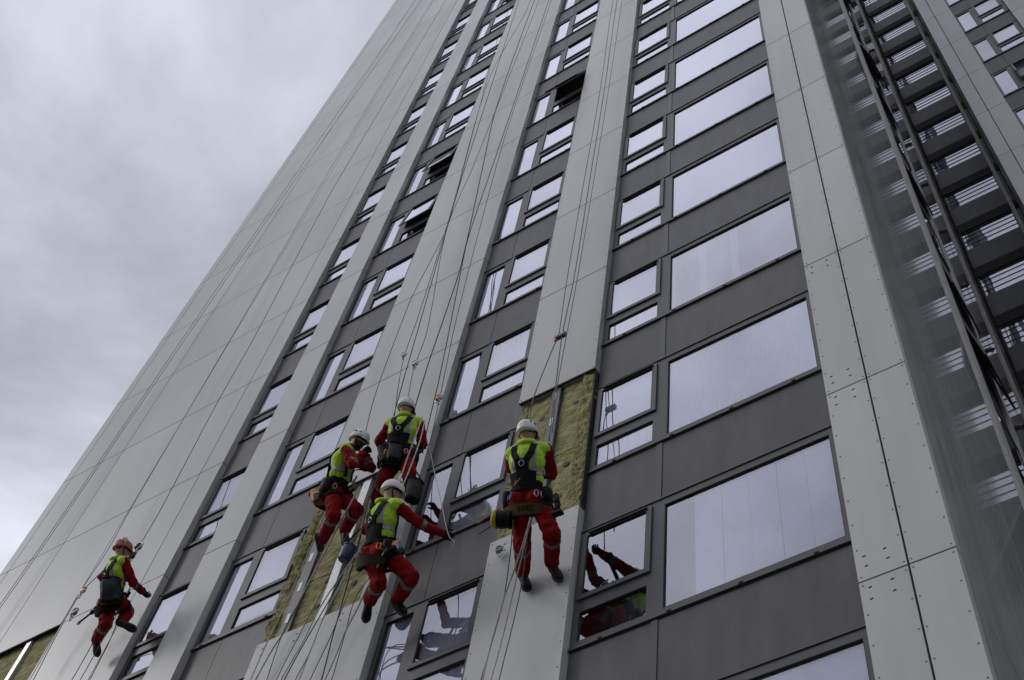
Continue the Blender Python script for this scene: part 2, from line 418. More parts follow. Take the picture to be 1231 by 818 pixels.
def blind_mesh(x0, x1, z0, z1, y, style):
    key = (round(x0,3), round(x1,3), round(z0,3), round(z1,3), round(y,3), style)
    if key in bcache: return bcache[key]
    b = MB()
    if style == 'net':
        n = 70; base = len(b.v)
        for i in range(n+1):
            xx = x0+(x1-x0)*i/n; yy = y+0.009*mnz(i*0.55, y)+0.004*mnz(i*1.3, 7+y)
            b.v += [(xx,yy,z0),(xx,yy+0.004*math.sin(i*0.7),z1)]
        for i in range(n): b.f.append((base+2*i,base+2*i+2,base+2*i+3,base+2*i+1)); b.sm.append(True)
        me = b.mesh('net_curtain'); me.materials.append(M['net'])
    elif style == 'plain':
        b.box(x0, x1, y, y+0.004, z0, z1); me = b.mesh('roller_blind'); me.materials.append(M['blind'])
    elif style == 'strips':
        w = (x1-x0)/5
        for i in range(5): b.box(x0+i*w+0.003, x0+(i+1)*w-0.003, y+0.006*(i % 2), y+0.006*(i % 2)+0.004, z0, z1)
        n = int((z1-z0)/0.05)
        for i in range(n): b.box(x0, x1, y-0.003, y-0.0005, z0+i*0.05, z0+i*0.05+0.004)
        me = b.mesh('roller_blind'); me.materials.append(M['blind'])
    elif style == 'shutter':
        w = (x1-x0)/3
        for i in range(3):
            p0, p1 = x0+i*w, x0+(i+1)*w
            if i < 2:
                b.box(p0+0.002, p0+0.05, y, y+0.028, z0, z1); b.box(p1-0.05, p1-0.002, y, y+0.028, z0, z1)
                n = int((z1-z0)/0.062)
                for j in range(n):
                    zc = z0+0.04+j*0.062
                    b.obox(((p0+p1)/2, y+0.014, zc), ((p1-p0)/2-0.052,0,0), (0,0.018,0.022), (0,-0.003,0.003))
            else: b.box(p0+0.004, p0+0.045, y, y+0.028, z0, z1)
        me = b.mesh('louvre_shutter'); me.materials.append(M['shutter'])
    bcache[key] = me
    return me
def window(kind, x0, x1, row, y=0.0, opened=0.0, zoff=0.0, blinds=None):
    R = m_win(kind, x0, x1, y)
    w = put('window', R['frame'], None, tower, (0,0,FZ(row+zoff)))
    for q in R['panes']: put('pane', q, None, w)
    put('gasket', R['gasket'], None, w); c = put('drain_caps', R['caps'], None, w); c['kind'] = 'stuff'; put('room_lining', R['room'], None, w)
    hy, hz = R['hinge']
    for nm, me in (('sash', R['sash']), ('pane', R['toppane']), ('gasket', R['gasket2']), ('trickle_vent', R['vent'])):
        o = put(nm, me, None, w)
        if opened and nm != 'trickle_vent':
            a = math.radians(-opened)
            Mx = Matrix.Translation((0,hy,hz)) @ Matrix.Rotation(a,4,'X') @ Matrix.Translation((0,-hy,-hz))
            o.matrix_local = Mx
    for i, (p0, p1, q0, q1) in enumerate(R['spans']):
        st = (blinds or {}).get(i)
        if st is None: continue
        st, f0, f1, g0 = st if isinstance(st, tuple) else (st, 0.0, 1.0, 0.0)
        z0 = q0+0.002 + g0*(q1-q0)
        me = blind_mesh(p0+0.002+f0*(p1-p0), p0-0.002+f1*(p1-p0), z0, q1-0.002, y+REC+0.055, st)
        put(me.name.split('.')[0], me, None, w)
    return w

rb = random.Random(11)
def opened_blinds(d, n): return {i: v for i, v in d.items() if i != n}
def rblinds(n):  # pale blinds in most windows, many added to brighten the panes
    d = {}
    for i in range(n):
        r = rb.random()
        d[i] = ('net',0,1,0) if r < 0.3 else (('plain',0,1,rb.choice([0,0,0.1,0.2])) if r < 0.9 else None)
    return d
for r in range(0, 16): window('slim', XW1, XA0, r, blinds=rblinds(1))
OPEN2 = {5: 6, 6: 7, 11: 12}
for r in range(-1, 15): window('tall', XA1, XB0, r, opened=OPEN2.get(r, 0), blinds=opened_blinds(rblinds(2), 1 if r in OPEN2 else 9))
OPEN3 = {6: 16}
for r in range(-1, 13): window('tall', XB1, XC0, r, opened=OPEN3.get(r, 0), blinds=opened_blinds(rblinds(2), 1 if r in OPEN3 else 9))
B4 = {0: {0: None, 1: ('strips',0.17,1.0,0)}, 1: {0: ('net',0,1,0), 1: ('net',0,1,0)}, 2: {1: ('shutter',0,0.78,0), 0: ('plain',0,1,0)}, 3: {0: ('plain',0,1,0), 1: ('plain',0,1,0)}}
B4 = {k_: {(1 if i == 0 else 0): v for i, v in d.items()} for k_, d in B4.items()}
for r in range(-2, 10): window('wide', XC1, XD0, r, blinds=B4.get(r) or {0: ('plain',0,1,0), 1: ('plain',0,1,0)})
for r in range(5, 17): window('tall', XR1, XR2, r, y=YR, zoff=-0.05, opened=12 if r == 9 else 0, blinds=rblinds(2))

# ---- dark spandrel panels
scache = {}
def spandrel(x0, x1, row, y=0.0, zoff=0.0, l=0.0, r=0.0):
    key = (x0, x1, y)
    if key not in scache:
        b = MB(); b.box(FX(x0)+0.004, FX(x1)-0.004, y+REC+0.006, y+REC+0.03, FZT*S+0.012, (1+FZB)*S-0.012)
        b.v += []; me = b.mesh('spandrel_panel'); me.materials.append(M['spandrel']); scache[key] = me
        b = MB(); b.box(FX(x0), FX(x1), y+REC+0.034, y+REC+0.6, FZT*S, (1+FZB)*S); me2 = b.mesh('spandrel_backing'); me2.materials.append(M['cavity']); scache[key+('b',)] = me2
    o = put('spandrel_panel', scache[key], None, tower, (0,0,FZ(row+zoff)))
    put('spandrel_backing', scache[key+('b',)], None, o)
    return o
def cover_strip(x, row, y=0.0, w=0.02):
    key = ('c', x, y)
    if key not in scache:
        b = MB(); b.box(FX(x)-w, FX(x)+w, y+REC-0.004, y+REC+0.0055, FZT*S+0.012, (1+FZB)*S-0.012)
        me = b.mesh('cover_strip'); me.materials.append(M['frame']); scache[key] = me
    put('cover_strip', scache[key], None, tower, (0,0,FZ(row)))
for r in range(-1, 16): spandrel(XW1, XA0, r)
for r in range(-2, 15): spandrel(XA1, XA1+0.19, r); spandrel(XA1+0.19, XB0, r)
for r in range(-2, 13): spandrel(XB1, XB1+0.19, r); spandrel(XB1+0.19, XC0, r)
for r in range(-3, 10):
    spandrel(XC1, 1.509, r); spandrel(1.509, XD0, r); cover_strip(1.509, r, w=0.034)
for r in range(5, 17): spandrel(XR1, XR1+0.19, r, y=YR, zoff=-0.05); spandrel(XR1+0.19, XR2, r, y=YR, zoff=-0.05)

# ---- deep recess right of the light pier: glossy side wall, fins, narrow side windows
XG = FX(XD2)-0.09
b = MB(); b.box(FX(XD2)-0.34, XG-0.06, REC+0.02, YB+0.4, 0, ROOF-0.21); b.build('backing_wall', M['cavity'], tower)
ys = [0.14, 0.55, 1.05, 1.60, 2.03]
for r in range(-3, 13):
    for i in range(len(ys)-1):
        b = MB(); b.box(XG-0.03, XG, ys[i]*S+GAP*0.5, ys[i+1]*S-GAP*0.5, GAP*0.7, S-GAP*0.7); b.build('side_panel', M['return'], tower, (0,0,FZ(r)))
b = MB(); b.box(FX(XD2)-0.03, FX(XD2)-0.004, REC+0.02, 0.13*S, 0, FZ(13)); b.build('corner_trim', M['return'], tower)
for r in range(-3, 21):
    b = MB(); b.box(XG-0.03, XG, 2.80*S+GAP, 4.02*S-GAP, GAP*0.7, S-GAP*0.7); b.build('side_panel', M['return'], tower, (0,0,FZ(r)))
for y0, y1, d in ((2.03, 2.20, 0.03), (2.68, 2.80, 0.03), (4.02, 4.30, 0.05)):
    for r in range(-3, 21):
        b = MB(); b.box(XG-0.06, XG+d, y0*S, y1*S, GAP*0.5, S-GAP*0.5); b.build('side_fin', M['fin'], tower, (0,0,FZ(r)))
sw = MB(); framebox_args = None
y0, y1 = 2.20*S, 2.68*S
def sidewin():
    f = MB(); z0, z1 = 0.25*S, 0.85*S
    f.box(XG-0.06, XG-0.02, y0, y0+0.05, z0, z1); f.box(XG-0.06, XG-0.02, y1-0.05, y1, z0, z1)
    f.box(XG-0.06, XG-0.02, y0+0.05, y1-0.05, z0, z0+0.05); f.box(XG-0.06, XG-0.02, y0+0.05, y1-0.05, z1-0.05, z1)
    s = MB(); s.box(0, 0.03, y0+0.01, y0+0.06, -(z1-z0)+0.02, 0); s.box(0, 0.03, y1-0.06, y1-0.01, -(z1-z0)+0.02, 0)
    s.box(0, 0.03, y0+0.06, y1-0.06, -0.05, 0); s.box(0, 0.03, y0+0.06, y1-0.06, -(z1-z0)+0.02, -(z1-z0)+0.07)
    p = MB(); p.box(0.012, 0.018, y0+0.06, y1-0.06, -(z1-z0)+0.07, -0.05)
    a = MB(); a.box(XG-0.058, XG-0.022, y0, y1, z1+0.003, S+z0-0.003)
    return f.mesh('window'), s.mesh('sash'), p.mesh('pane'), a.mesh('side_spandrel'), z1
fm, sm_, pm_, am, zh = sidewin()
fm.materials.append(M['frame']); sm_.materials.append(M['frame']); pm_.materials.append(M['glass']); am.materials.append(M['spandrel'])
ro = random.Random(3)
for r in range(-2, 21):
    w = put('window', fm, None, tower, (0,0,FZ(r))); put('side_spandrel', am, None, tower, (0,0,FZ(r)))
    a = math.radians(-ro.choice([3, 5, 2, 7, 0, 4]))
    if r == 2: a = math.radians(-30)
    for nm, me in (('sash', sm_), ('pane', pm_)):
        o = put(nm, me, None, w); o.location = (XG-0.019, 0, zh); o.rotation_euler = (0, a, 0)
    cv = MB(); cv.tube([(XG,2.98*S,0.5*S),(XG+0.10,2.98*S,0.5*S),(XG+0.13,2.98*S,0.5*S-0.05)], 0.05, 10); cv.build('vent_cowl', M['darkrail'], tower, (0,0,FZ(r)))

# back wall of the recess: barred landing windows between dark boxes
def back_row(r):
    z = FZ(r); xl, xr = FX(2.505), FX(XR0)-0.02
    b = MB(); b.box(xl, xr, YB+0.02, YB+0.35, 0.22*S, 0.60*S); b.build('spandrel_panel', M['spandrel'], tower, (0,0,z))
    f = MB(); wl, wr = FX(2.517), FX(3.068); z0, z1 = 0.60*S+0.004, 1.22*S-0.004
    f.box(xl, wl, YB+0.045, YB+0.25, z0, z1); f.box(wr, xr, YB+0.045, YB+0.25, z0, z1)
    f.box(wl, wr, YB+0.045, YB+0.25, z0, 0.635*S); f.box(wl, wr, YB+0.045, YB+0.25, 1.01*S, z1)
    w = f.build('window', M['frame'], tower, (0,0,z))
    hd = MB(); hd.box(xl, xr, YB+0.012, YB+0.042, 1.03*S, z1-0.01); hd.build('soffit_shade_band', M['gasket'], w)  # black strip painted in for the shaded soffit above the window
    p = MB(); p.v = [(wl,YB+0.075,0.635*S),(wr,YB+0.075,0.635*S),(wr,YB+0.075,1.01*S),(wl,YB+0.075,1.01*S)]; p.f = [(0,1,2,3)]; p.sm = [False]; p.build('pane', M['glass'], w)
    bl = MB(); bl.box(wl-0.0, wr+0.0, YB+0.11, YB+0.114, 0.637*S, 1.008*S); bl.build('roller_blind', M['blind'], w)
    b = MB(); b.box(FX(3.080), FX(3.118), YB-0.06, YB+0.015, 0.0, S); b.build('corner_strip', M['fin'], tower, (0,0,z))
    for i in range(4):
        zz = (0.635+0.375*(i+0.15)/4)*S; bb = MB(); bb.box(wl, wr, YB+0.060, YB+0.073, zz-0.011, zz+0.011); bb.build('guard_bar', M['gasket'], w)
    for i in range(2):
        xx = wl+0.10+0.14*i; bb = MB(); bb.box(xx-0.009, xx+0.009, YB+0.050, YB+0.059, 0.635*S, 1.01*S); bb.build('guard_post', M['gasket'], w)
for r in range(3, 21): back_row(r)
# left-facing side of the right wing
for r in range(4, 21):
    b = MB(); b.box(FX(XR0)+0.004, FX(XR0)+0.03, YR+REC+0.03, YB-0.02, GAP, S-GAP); b.build('cladding_panel', M['panel'], tower, (0,0,FZ(r)))
b = MB(); b.box(FX(XR0)+0.032, FX(XR0)+0.14, YR+0.75, YB+0.69, 0, ROOF-0.24); b.build('backing_wall', M['cavity'], tower)

# ------------------------------------------------------------------ opened-up bays: insulation, rails
from mathutils import noise as mnoise
from mathutils.bvhtree import BVHTree
def wool(x0, x1, z0, z1, y, amp, seed, yb=0.112, step=0.03, name='insulation_slab'):
    nx = max(3, int((x1-x0)/step)); nz = max(3, int((z1-z0)/step)); b = MB()
    for j in range(nz+1):
        for i in range(nx+1):
            xx = x0+(x1-x0)*i/nx; zz = z0+(z1-z0)*j/nz
            q = Vector((xx*6, seed*3.1, zz*4)); d = amp*(mnoise.noise(q)+0.6*mnoise.noise(q*2.7)+0.4*mnoise.noise(q*6.1))
            ex = 0.0
            if i in (0, nx): xx += amp*0.8*mnoise.noise(Vector((seed, zz*9, 1.3))); ex = 0.012
            b.v.append((xx, min(y+d+ex, yb-0.004), zz))
    for j in range(nz):
        for i in range(nx):
            a = j*(nx+1)+i; b.f.append((a, a+1, a+nx+2, a+nx+1)); b.sm.append(False)
    n0 = len(b.v); per = [i for i in range(nx+1)]+[j*(nx+1)+nx for j in range(1, nz+1)]+[nz*(nx+1)+i for i in range(nx-1, -1, -1)]+[j*(nx+1) for j in range(nz-1, 0, -1)]
    for p in per: b.v.append((b.v[p][0], yb, b.v[p][2]))
    for i in range(len(per)):
        j = (i+1) % len(per); b.f.append((per[i], n0+i, n0+j, per[j])); b.sm.append(False)
    return b.build(name, M['wool'], tower)
def rail(x, w, z0, z1, mat, y0=0.030, y1=0.10, slots=True, name='rail'):
    b = MB(); b.box(x-w/2, x+w/2, y0, y0+0.006, z0, z1); b.box(x+w/2-0.006, x+w/2, y0+0.0061, y1, z0, z1)
    o = b.build(name, M[mat], tower)
    if slots:
        s = MB(); n = int((z1-z0)/0.55)
        for i in range(n):
            zz = z0+0.25+i*0.55; s.box(x-w*0.22, x+w*0.10, y0-0.004, y0-0.0005, zz, zz+0.16)
        q = s.build('slots', M['slotlight'], o); q['kind'] = 'stuff'
    return o
def plug(x, z, y):
    b = MB(); b.loft([b.ring((x,y+0.03,z),(1,0,0),(0,0,1),0.045,0.045,14), b.ring((x,y,z),(1,0,0),(0,0,1),0.045,0.045,14), b.ring((x,y-0.004,z),(1,0,0),(0,0,1),0.034,0.034,14)])
    b.build('fixing_cap', M['plug'], tower)
M['slotlight'] = material('bright_slot', (0.75,0.75,0.76), 0.5)
M['plug'] = material('grey_fixing_cap', (0.06,0.06,0.06), 0.8)
zA, zB = FZ(1)-0.02, FZ(2)+0.06
# narrow pier
wool(FX(XC0)+0.10, 2.585, zA, zB, 0.075, 0.014, 1); wool(2.70, 3.02, zA, FZ(1)+1.24, 0.075, 0.014, 2); wool(2.70, 3.02, FZ(1)+1.26, zB, 0.073, 0.014, 12)
wool(FX(XC0)+0.01, FX(XC0)+0.115, zA, zB, 0.050, 0.034, 3, step=0.018, name='insulation_edge'); wool(3.01, FX(XC1)-0.015, zA, zB, 0.045, 0.040, 4, step=0.018, name='insulation_edge')
rail(2.64, 0.115, zA, zB, 'darkrail', slots=True)
rail(FX(XC1)-0.008, 0.012, zA, zB, 'gasket', y0=0.03, slots=False, name='edge_profile')
for x, z in ((2.45, 14.50), (2.92, 14.51), (2.95, 13.89), (2.90, 13.28), (2.86, 12.7), (2.46, 13.6), (2.44, 12.8)): plug(x, z, 0.072)
# wide middle pier
wool(FX(XB0)+0.12, -0.87, zA, zB, 0.070, 0.010, 5); wool(-0.76, -0.34, zA, FZ(1)+0.93, 0.075, 0.014, 6); wool(-0.76, -0.34, FZ(1)+0.95, zB, 0.072, 0.014, 16); wool(-0.19, FX(XBJ)-0.005, zA, zB, 0.075, 0.014, 7)
wool(FX(XB0)+0.005, FX(XB0)+0.15, zA, zB, 0.042, 0.046, 8, step=0.018, name='insulation_edge')
rail(-0.80, 0.15, zA, zB, 'darkrail'); rail(-0.26, 0.13, zA, zB, 'rail', slots=False)
for x, z in ((-0.41, 13.1), (0.07, 12.8), (-0.44, 12.66), (-0.55, 14.2), (0.05, 14.0)): plug(x, z, 0.072)
# left wall
wool(FX(-2.73)+0.01, FX(-2.42)-0.05, zA, zB, 0.078, 0.008, 9); wool(FX(-2.42)+0.05, FX(-2.175)-0.01, zA, zB, 0.078, 0.008, 10)
rail(FX(-2.42), 0.10, zA, zB, 'rail', slots=False)
# panel lips above the opened bays
for a, b_ in ((XC0, XC1), (XB0, XBJ), (-2.73, -2.175)):
    k = MB(); k.box(FX(a)+0.002, FX(b_)-0.002, 0.0025, 0.03, FZ(2)-0.012, FZ(2)+0.005); k.build('panel_lip', M['gasket'], tower)

# ------------------------------------------------------------------ workers
M['red'] = material('red_overall', (0.20,0.005,0.008), 0.9, spec=0.15, noise=0.35, nscale=14, bump=0.5, bscale=22)
M['hivis'] = material('hivis_yellow', (0.40,0.64,0.03), 0.75, noise=0.12, nscale=18, bump=0.25, bscale=30)
M['silver'] = material('reflective_tape', (0.30,0.31,0.32), 0.45, noise=0.1, nscale=30)
M['dullsilver'] = material('worn_reflective_tape', (0.13,0.12,0.12), 0.6, noise=0.1, nscale=30)
M['skin'] = material('skin', (0.36,0.20,0.145), 0.55, noise=0.12, nscale=25)
M['hair'] = material('dark_beard', (0.03,0.022,0.018), 0.9)
M['black'] = material('black_webbing', (0.008,0.008,0.009), 0.85, spec=0.2, noise=0.2, nscale=40, bump=0.3, bscale=150)
M['boot'] = material('black_boot', (0.010,0.010,0.011), 0.6, spec=0.25, noise=0.2, nscale=20)
M['bootbrown'] = material('brown_boot', (0.055,0.030,0.018), 0.6, noise=0.3, nscale=20)
M['sole'] = material('boot_sole', (0.055,0.050,0.046), 0.8, noise=0.2, nscale=25)
M['glove'] = material('black_glove', (0.010,0.010,0.011), 0.85, spec=0.2)
M['helmet_white'] = material('white_helmet_shell', (0.66,0.66,0.63), 0.35, noise=0.06, nscale=15)
M['helmet_orange'] = material('orange_helmet_shell', (0.36,0.095,0.028), 0.4, noise=0.08, nscale=15)
M['steel'] = material('bright_steel', (0.34,0.34,0.35), 0.4, metal=0.85)
M['orange'] = material('orange_alloy', (0.55,0.20,0.04), 0.4, metal=0.2)
M['bluealloy'] = material('blue_alloy', (0.05,0.10,0.30), 0.4, metal=0.3)
M['olive'] = material('olive_webbing', (0.028,0.023,0.010), 0.85, noise=0.2, nscale=30, bump=0.2, bscale=100)
M['mustard'] = material('mustard_fabric', (0.085,0.050,0.007), 0.8, noise=0.12, nscale=25)
M['tan'] = material('tan_leather', (0.34,0.14,0.045), 0.7, noise=0.35, nscale=10, bump=0.4, bscale=14)
M['bagblack'] = material('black_pvc', (0.007,0.007,0.008), 0.6, spec=0.16, noise=0.2, nscale=8, bump=0.5, bscale=10)
M['blue'] = material('blue_bucket_plastic', (0.018,0.03,0.10), 0.4, noise=0.1, nscale=10)
M['teal'] = material('teal_plastic', (0.02,0.10,0.12), 0.5)
M['yellowp'] = material('yellow_plastic', (0.38,0.30,0.02), 0.6)
M['rope_white'] = material('pale_rope', (0.42,0.41,0.38), 0.9, noise=0.35, nscale=60)
M['rope_grey'] = material('grey_rope', (0.13,0.125,0.12), 0.9, noise=0.35, nscale=60)
M['rope_dark'] = material('dark_rope', (0.022,0.022,0.024), 0.9, noise=0.35, nscale=60)
M['cord_orange'] = material('orange_cord', (0.30,0.12,0.05), 0.8)

def capsule(b, p0, p1, r0, r1, n=12, flat=1.0, side=None):
    p0, p1 = Vector(p0), Vector(p1); d = (p1-p0); ln = d.length; d = d/ln if ln > 1e-6 else Vector((0,0,1))
    u = (side - d*side.dot(d)) if side is not None else d.orthogonal(); u.normalize(); w = d.cross(u)
    rings = []
    for k in range(5):
        t = -math.pi/2*(1-k/4*0.98)+0.0; t = -math.pi/2+math.pi/2*(0.06+0.94*k/4)
        rings.append(b.ring(p0+d*(r0*math.sin(t)), u, w, r0*math.cos(t), r0*math.cos(t)*flat, n))
    for k in range(5):
        t = math.pi/2*(k/4*0.94)
        rings.append(b.ring(p1+d*(r1*math.sin(t)), u, w, r1*math.cos(t), r1*math.cos(t)*flat, n))
    b.loft(rings)
def remesh(mb, voxel, smooth_it=4):
    me = mb.mesh('tmp'); o = bpy.data.objects.new('tmp', me); C.objects.link(o)
    md = o.modifiers.new('r', 'REMESH'); md.mode = 'VOXEL'; md.voxel_size = voxel; md.use_smooth_shade = True
    ms = o.modifiers.new('s', 'SMOOTH'); ms.iterations = smooth_it; ms.factor = 0.5
    dg = bpy.context.evaluated_depsgraph_get(); dg.update()
    new = bpy.data.meshes.new_from_object(o.evaluated_get(dg))
    bpy.data.objects.remove(o); bpy.data.meshes.remove(me)
    return new
def seg(p, a, b):
    d = b-a; t = (p-a).dot(d)/d.length_squared
    return t, (p-(a+d*max(0,min(1,t)))).length
def ribbon(pts, nrm, w, th):
    """a flat strap through pts with outward normals nrm"""
    b = MB(); n = len(pts); rings = []
    for i in range(n):
        t = (pts[min(n-1,i+1)]-pts[max(0,i-1)]).normalized(); s = nrm[i].cross(t)
        if s.length < 1e-5: s = t.orthogonal()
        s.normalize(); u = nrm[i].normalized()
        rings.append([pts[i]-s*w/2, pts[i]-s*w/2+u*th, pts[i]+s*w/2+u*th, pts[i]+s*w/2])
    b.loft(rings, smooth=False)
    return b

def person(J, label, face, helmet, boots='boot', tilt=0.0, gloves=('L','R'), lamp=False, seat='olive', seat_mark=False, hand_curl=55, vents='dots', beard=False, pad=0.20):
    P = {k_: Vector(v) for k_, v in J.items()}
    root = empty('person', (P['pel'].x, P['pel'].y, P['pel'].z)); org = root.location.copy()
    tag(root, label, 'person', 'rope access workers')
    for k_ in P: P[k_] = P[k_]-org
    U = (P['neck']-P['pel']).normalized(); Rv = (P['shR']-P['shL']); Rv = (Rv+0.6*(P['hipR']-P['hipL'])); Rv = (Rv-U*Rv.dot(U)).normalized(); F = U.cross(Rv)
    def T(a, h, f=0.0): return P['pel']+Rv*a+U*h+F*f
    TL = (P['neck']-P['pel']).length
    RM = Matrix((Rv, F, U)).transposed()
    # head frame
    face = Vector(face).normalized(); Hu = (P['head']-P['neck']).normalized()*0.5+Vector((0,0,1))*0.4+U*0.3; Hf = face; Hu = (Hu-Hf*Hu.dot(Hf)).normalized(); Hr = Hf.cross(Hu)
    HM = Matrix((Hr, Hf, Hu)).transposed(); hc = P['head']
    def Hh(a, f, u): return hc+Hr*a+Hf*f+Hu*u
    # ---- body: one continuous skin
    b = MB()
    b.ell(T(0,0.02,-0.01), 0.155, 0.115, 0.13, 16, 10, RM)
    for s in (-1, 1): b.ell(T(0.088*s, -0.05, -0.060), 0.105, 0.10, 0.125, 12, 8, RM)
    b.ell(T(0,0.19,0.0), 0.145, 0.11, 0.17, 16, 10, RM); b.ell(T(0,TL-0.16,-0.005), 0.168, 0.122, 0.185, 16, 10, RM)
    capsule(b, P['shL'], P['shR'], 0.066, 0.066)
    for s in ('L','R'):
        capsule(b, P['neck']+U*0.02, P['sh'+s], 0.06, 0.062)
        capsule(b, P['sh'+s], P['el'+s], 0.070, 0.060); capsule(b, P['el'+s], P['wr'+s], 0.062, 0.048)
        hp = P['hip'+s]; capsule(b, hp, P['kn'+s], 0.110, 0.086); capsule(b, P['kn'+s], P['an'+s], 0.087, 0.074)
        d = (P['an'+s]-P['kn'+s]).normalized()
    capsule(b, P['neck']-U*0.02, hc-Hu*0.05, 0.062, 0.055)
    b.ell(hc, 0.077, 0.095, 0.112, 16, 12, HM); b.ell(Hh(0,0.028,-0.07), 0.055, 0.062, 0.05, 12, 8, HM)
    capsule(b, Hh(0,0.092,0.015), Hh(0,0.112,-0.022), 0.012, 0.016, 8)
    for s in (-1,1):
        b.ell(Hh(0.078*s,-0.005,-0.005), 0.014, 0.024, 0.034, 8, 6, HM); b.ell(Hh(0.03*s,0.08,0.022), 0.02, 0.012, 0.008, 8, 6, HM)
    capsule(b, Hh(-0.02,0.088,-0.055), Hh(0.02,0.088,-0.055), 0.010, 0.010, 8)
    me = remesh(b, 0.0125, 3)
    # cloth folds
    co = [v.co.copy() for v in me.vertices]; nr = [v.normal.copy() for v in me.vertices]
    knots = [P['elL'],P['elR'],P['knL'],P['knR'],P['hipL'],P['hipR']]
    for i, v in enumerate(me.vertices):
        p = co[i]
        if (p-P['neck']).dot(Hu) > 0.075 and (p-hc).length < 0.2: continue
        kd = min((p-q).length for q in knots); am = 0.009+0.014*math.exp(-(kd/0.12)**2)
        q = (p+org); q = Vector((q.x*12,q.y*12,q.z*16))
        v.co = p+nr[i]*am*(mnoise.noise(q)+0.5*mnoise.noise(q*2.2))
    me.name = 'body'
    for mm in ('red','skin','dullsilver','hair'): me.materials.append(M[mm])
    for f in me.polygons:
        c = f.center; mi = 0
        if (c-P['neck']).dot(Hu) > 0.055 and (c-hc).length < 0.17:
            mi = 1
            q = HM.transposed() @ (c-hc)
            if beard and q.z < -0.035 and q.y > 0.0: mi = 3
            if q.y < -0.01 and q.z > -0.03: mi = 3
        else:
            for s in ('L','R'):
                t, dd = seg(c, P['kn'+s], P['an'+s])
                if 0.16 < t < 0.30 and dd < 0.12: mi = 2
                t, dd = seg(c, P['el'+s], P['wr'+s])
                if 0.12 < t < 0.30 and dd < 0.085: mi = 2
        f.material_index = mi; f.use_smooth = True
    body = put('body', me, None, root)
    # ---- hi-vis vest
    b = MB(); g = 0.018
    b.ell(T(0,0.20,0.0), 0.145+g, 0.11+g, 0.17+g, 16, 10, RM); b.ell(T(0,TL-0.16,-0.005), 0.168+g, 0.122+g, 0.185+g, 16, 10, RM)
    sl = P['neck'].lerp(P['shL'], 0.90); sr = P['neck'].lerp(P['shR'], 0.90)
    capsule(b, sl, sr, 0.072+g*0.6, 0.072+g*0.6)
    for s in (sl, sr): capsule(b, P['neck']+U*0.0, s, 0.066+g*0.5, 0.07+g*0.5)
    vm = remesh(b, 0.0125, 3)
    bm = bmesh.new(); bm.from_mesh(vm)
    kill = [v for v in bm.verts if (v.co-P['pel']).dot(U) < 0.115 or ((v.co-P['neck']).dot(U) > 0.055)]
    bmesh.ops.delete(bm, geom=kill, context='VERTS')
    for v in bm.verts:
        q = (v.co+org)*9; v.co = v.co+v.normal*0.012*(mnoise.noise(q)+0.4*mnoise.noise(q*2.5))
    bm.to_mesh(vm); bm.free(); vm.name = 'vest'; vm.materials.clear()
    for mm in ('hivis','silver','black'): vm.materials.append(M[mm])
    for f in vm.polygons:
        c = f.center-P['pel']; h = c.dot(U); a = abs(c.dot(Rv)); mi = 0
        if 0.20 < h < 0.255: mi = 1
        elif h > 0.255 and 0.085 < a < 0.130: mi = 1
        elif 0.195 < h <= 0.20 or h < 0.125: mi = 2
        f.material_index = mi; f.use_smooth = True
    vest = put('vest', vm, None, root)
    # ---- harness straps laid on the surface
    bvs = [BVHTree.FromPolygons([v.co for v in m_.vertices], [tuple(p.vertices) for p in m_.polygons]) for m_ in (vm, me)]
    def hit(o_, d_):
        best = None
        for t_ in bvs:
            r = t_.ray_cast(o_, d_, 1.2)
            if r[0] is not None and (best is None or r[3] < best[1]): best = (r[0], r[3], r[1])
        return best
    def strap(path, side, w=0.045, th=0.012, mat='black', name='harness_strap'):
        pts, nm = [], []
        dirv = F*side
        for i in range(len(path)-1):
            for k_ in range(6):
                t = k_/6; a = path[i][0]*(1-t)+path[i+1][0]*t; h = path[i][1]*(1-t)+path[i+1][1]*t
                r = hit(T(a,h)-dirv*0.6, dirv)
                if r: pts.append(r[0]-dirv*0.003); nm.append((-dirv*0.6+r[2]*0.4).normalized())
        if len(pts) > 2: return ribbon(pts, nm, w, th).build(name, M[mat], root)
    def belt(h, w=0.06, th=0.016, mat='black', name='harness_belt', a0=0, a1=360, off=0.004, tiltf=0.0):
        pts, nm = [], []
        n = 30
        for i in range(n+1):
            a = math.radians(a0+(a1-a0)*i/n); dv = Rv*math.cos(a)+F*math.sin(a)
            r = hit(T(0,h+tiltf*math.sin(a))+dv*0.6, -dv)
            if r and (r[0]-T(0,h)).length < 0.26: pts.append(r[0]+dv*off); nm.append(dv)
        if len(pts) > 4: return ribbon(pts, nm, w, th).build(name, M[mat], root)
    for s in (-1, 1):
        strap([(0.10*s,TL+0.0),(0.09*s,TL-0.10),(0.02*s,TL-0.22),(-0.05*s,0.14)], 1, 0.065)
        strap([(0.10*s,TL-0.01),(0.10*s,TL-0.15),(0.08*s,0.12)], -1, 0.045)
    strap([(-0.075,TL-0.225),(0.0,TL-0.22),(0.075,TL-0.225)], 1, 0.12, 0.02, name='back_pad')
    strap([(-0.14,0.15),(0.0,0.165),(0.14,0.15)], 1, pad, 0.024, name='lumbar_pad')
    belt(0.10, 0.085, 0.02); belt(0.065, 0.03, 0.03)
    b = MB(); n = 16; cc = P['neck']+U*0.045
    b.tube([cc+Rv*(0.074*math.cos(2*math.pi*k_/n))+F*(0.078*math.sin(2*math.pi*k_/n))+U*(0.012*math.sin(2*math.pi*k_/n)) for k_ in range(n)], 0.026, 8, closed=True, flat=1.3); b.build('collar', M['hivis' if not beard else 'red'], root)
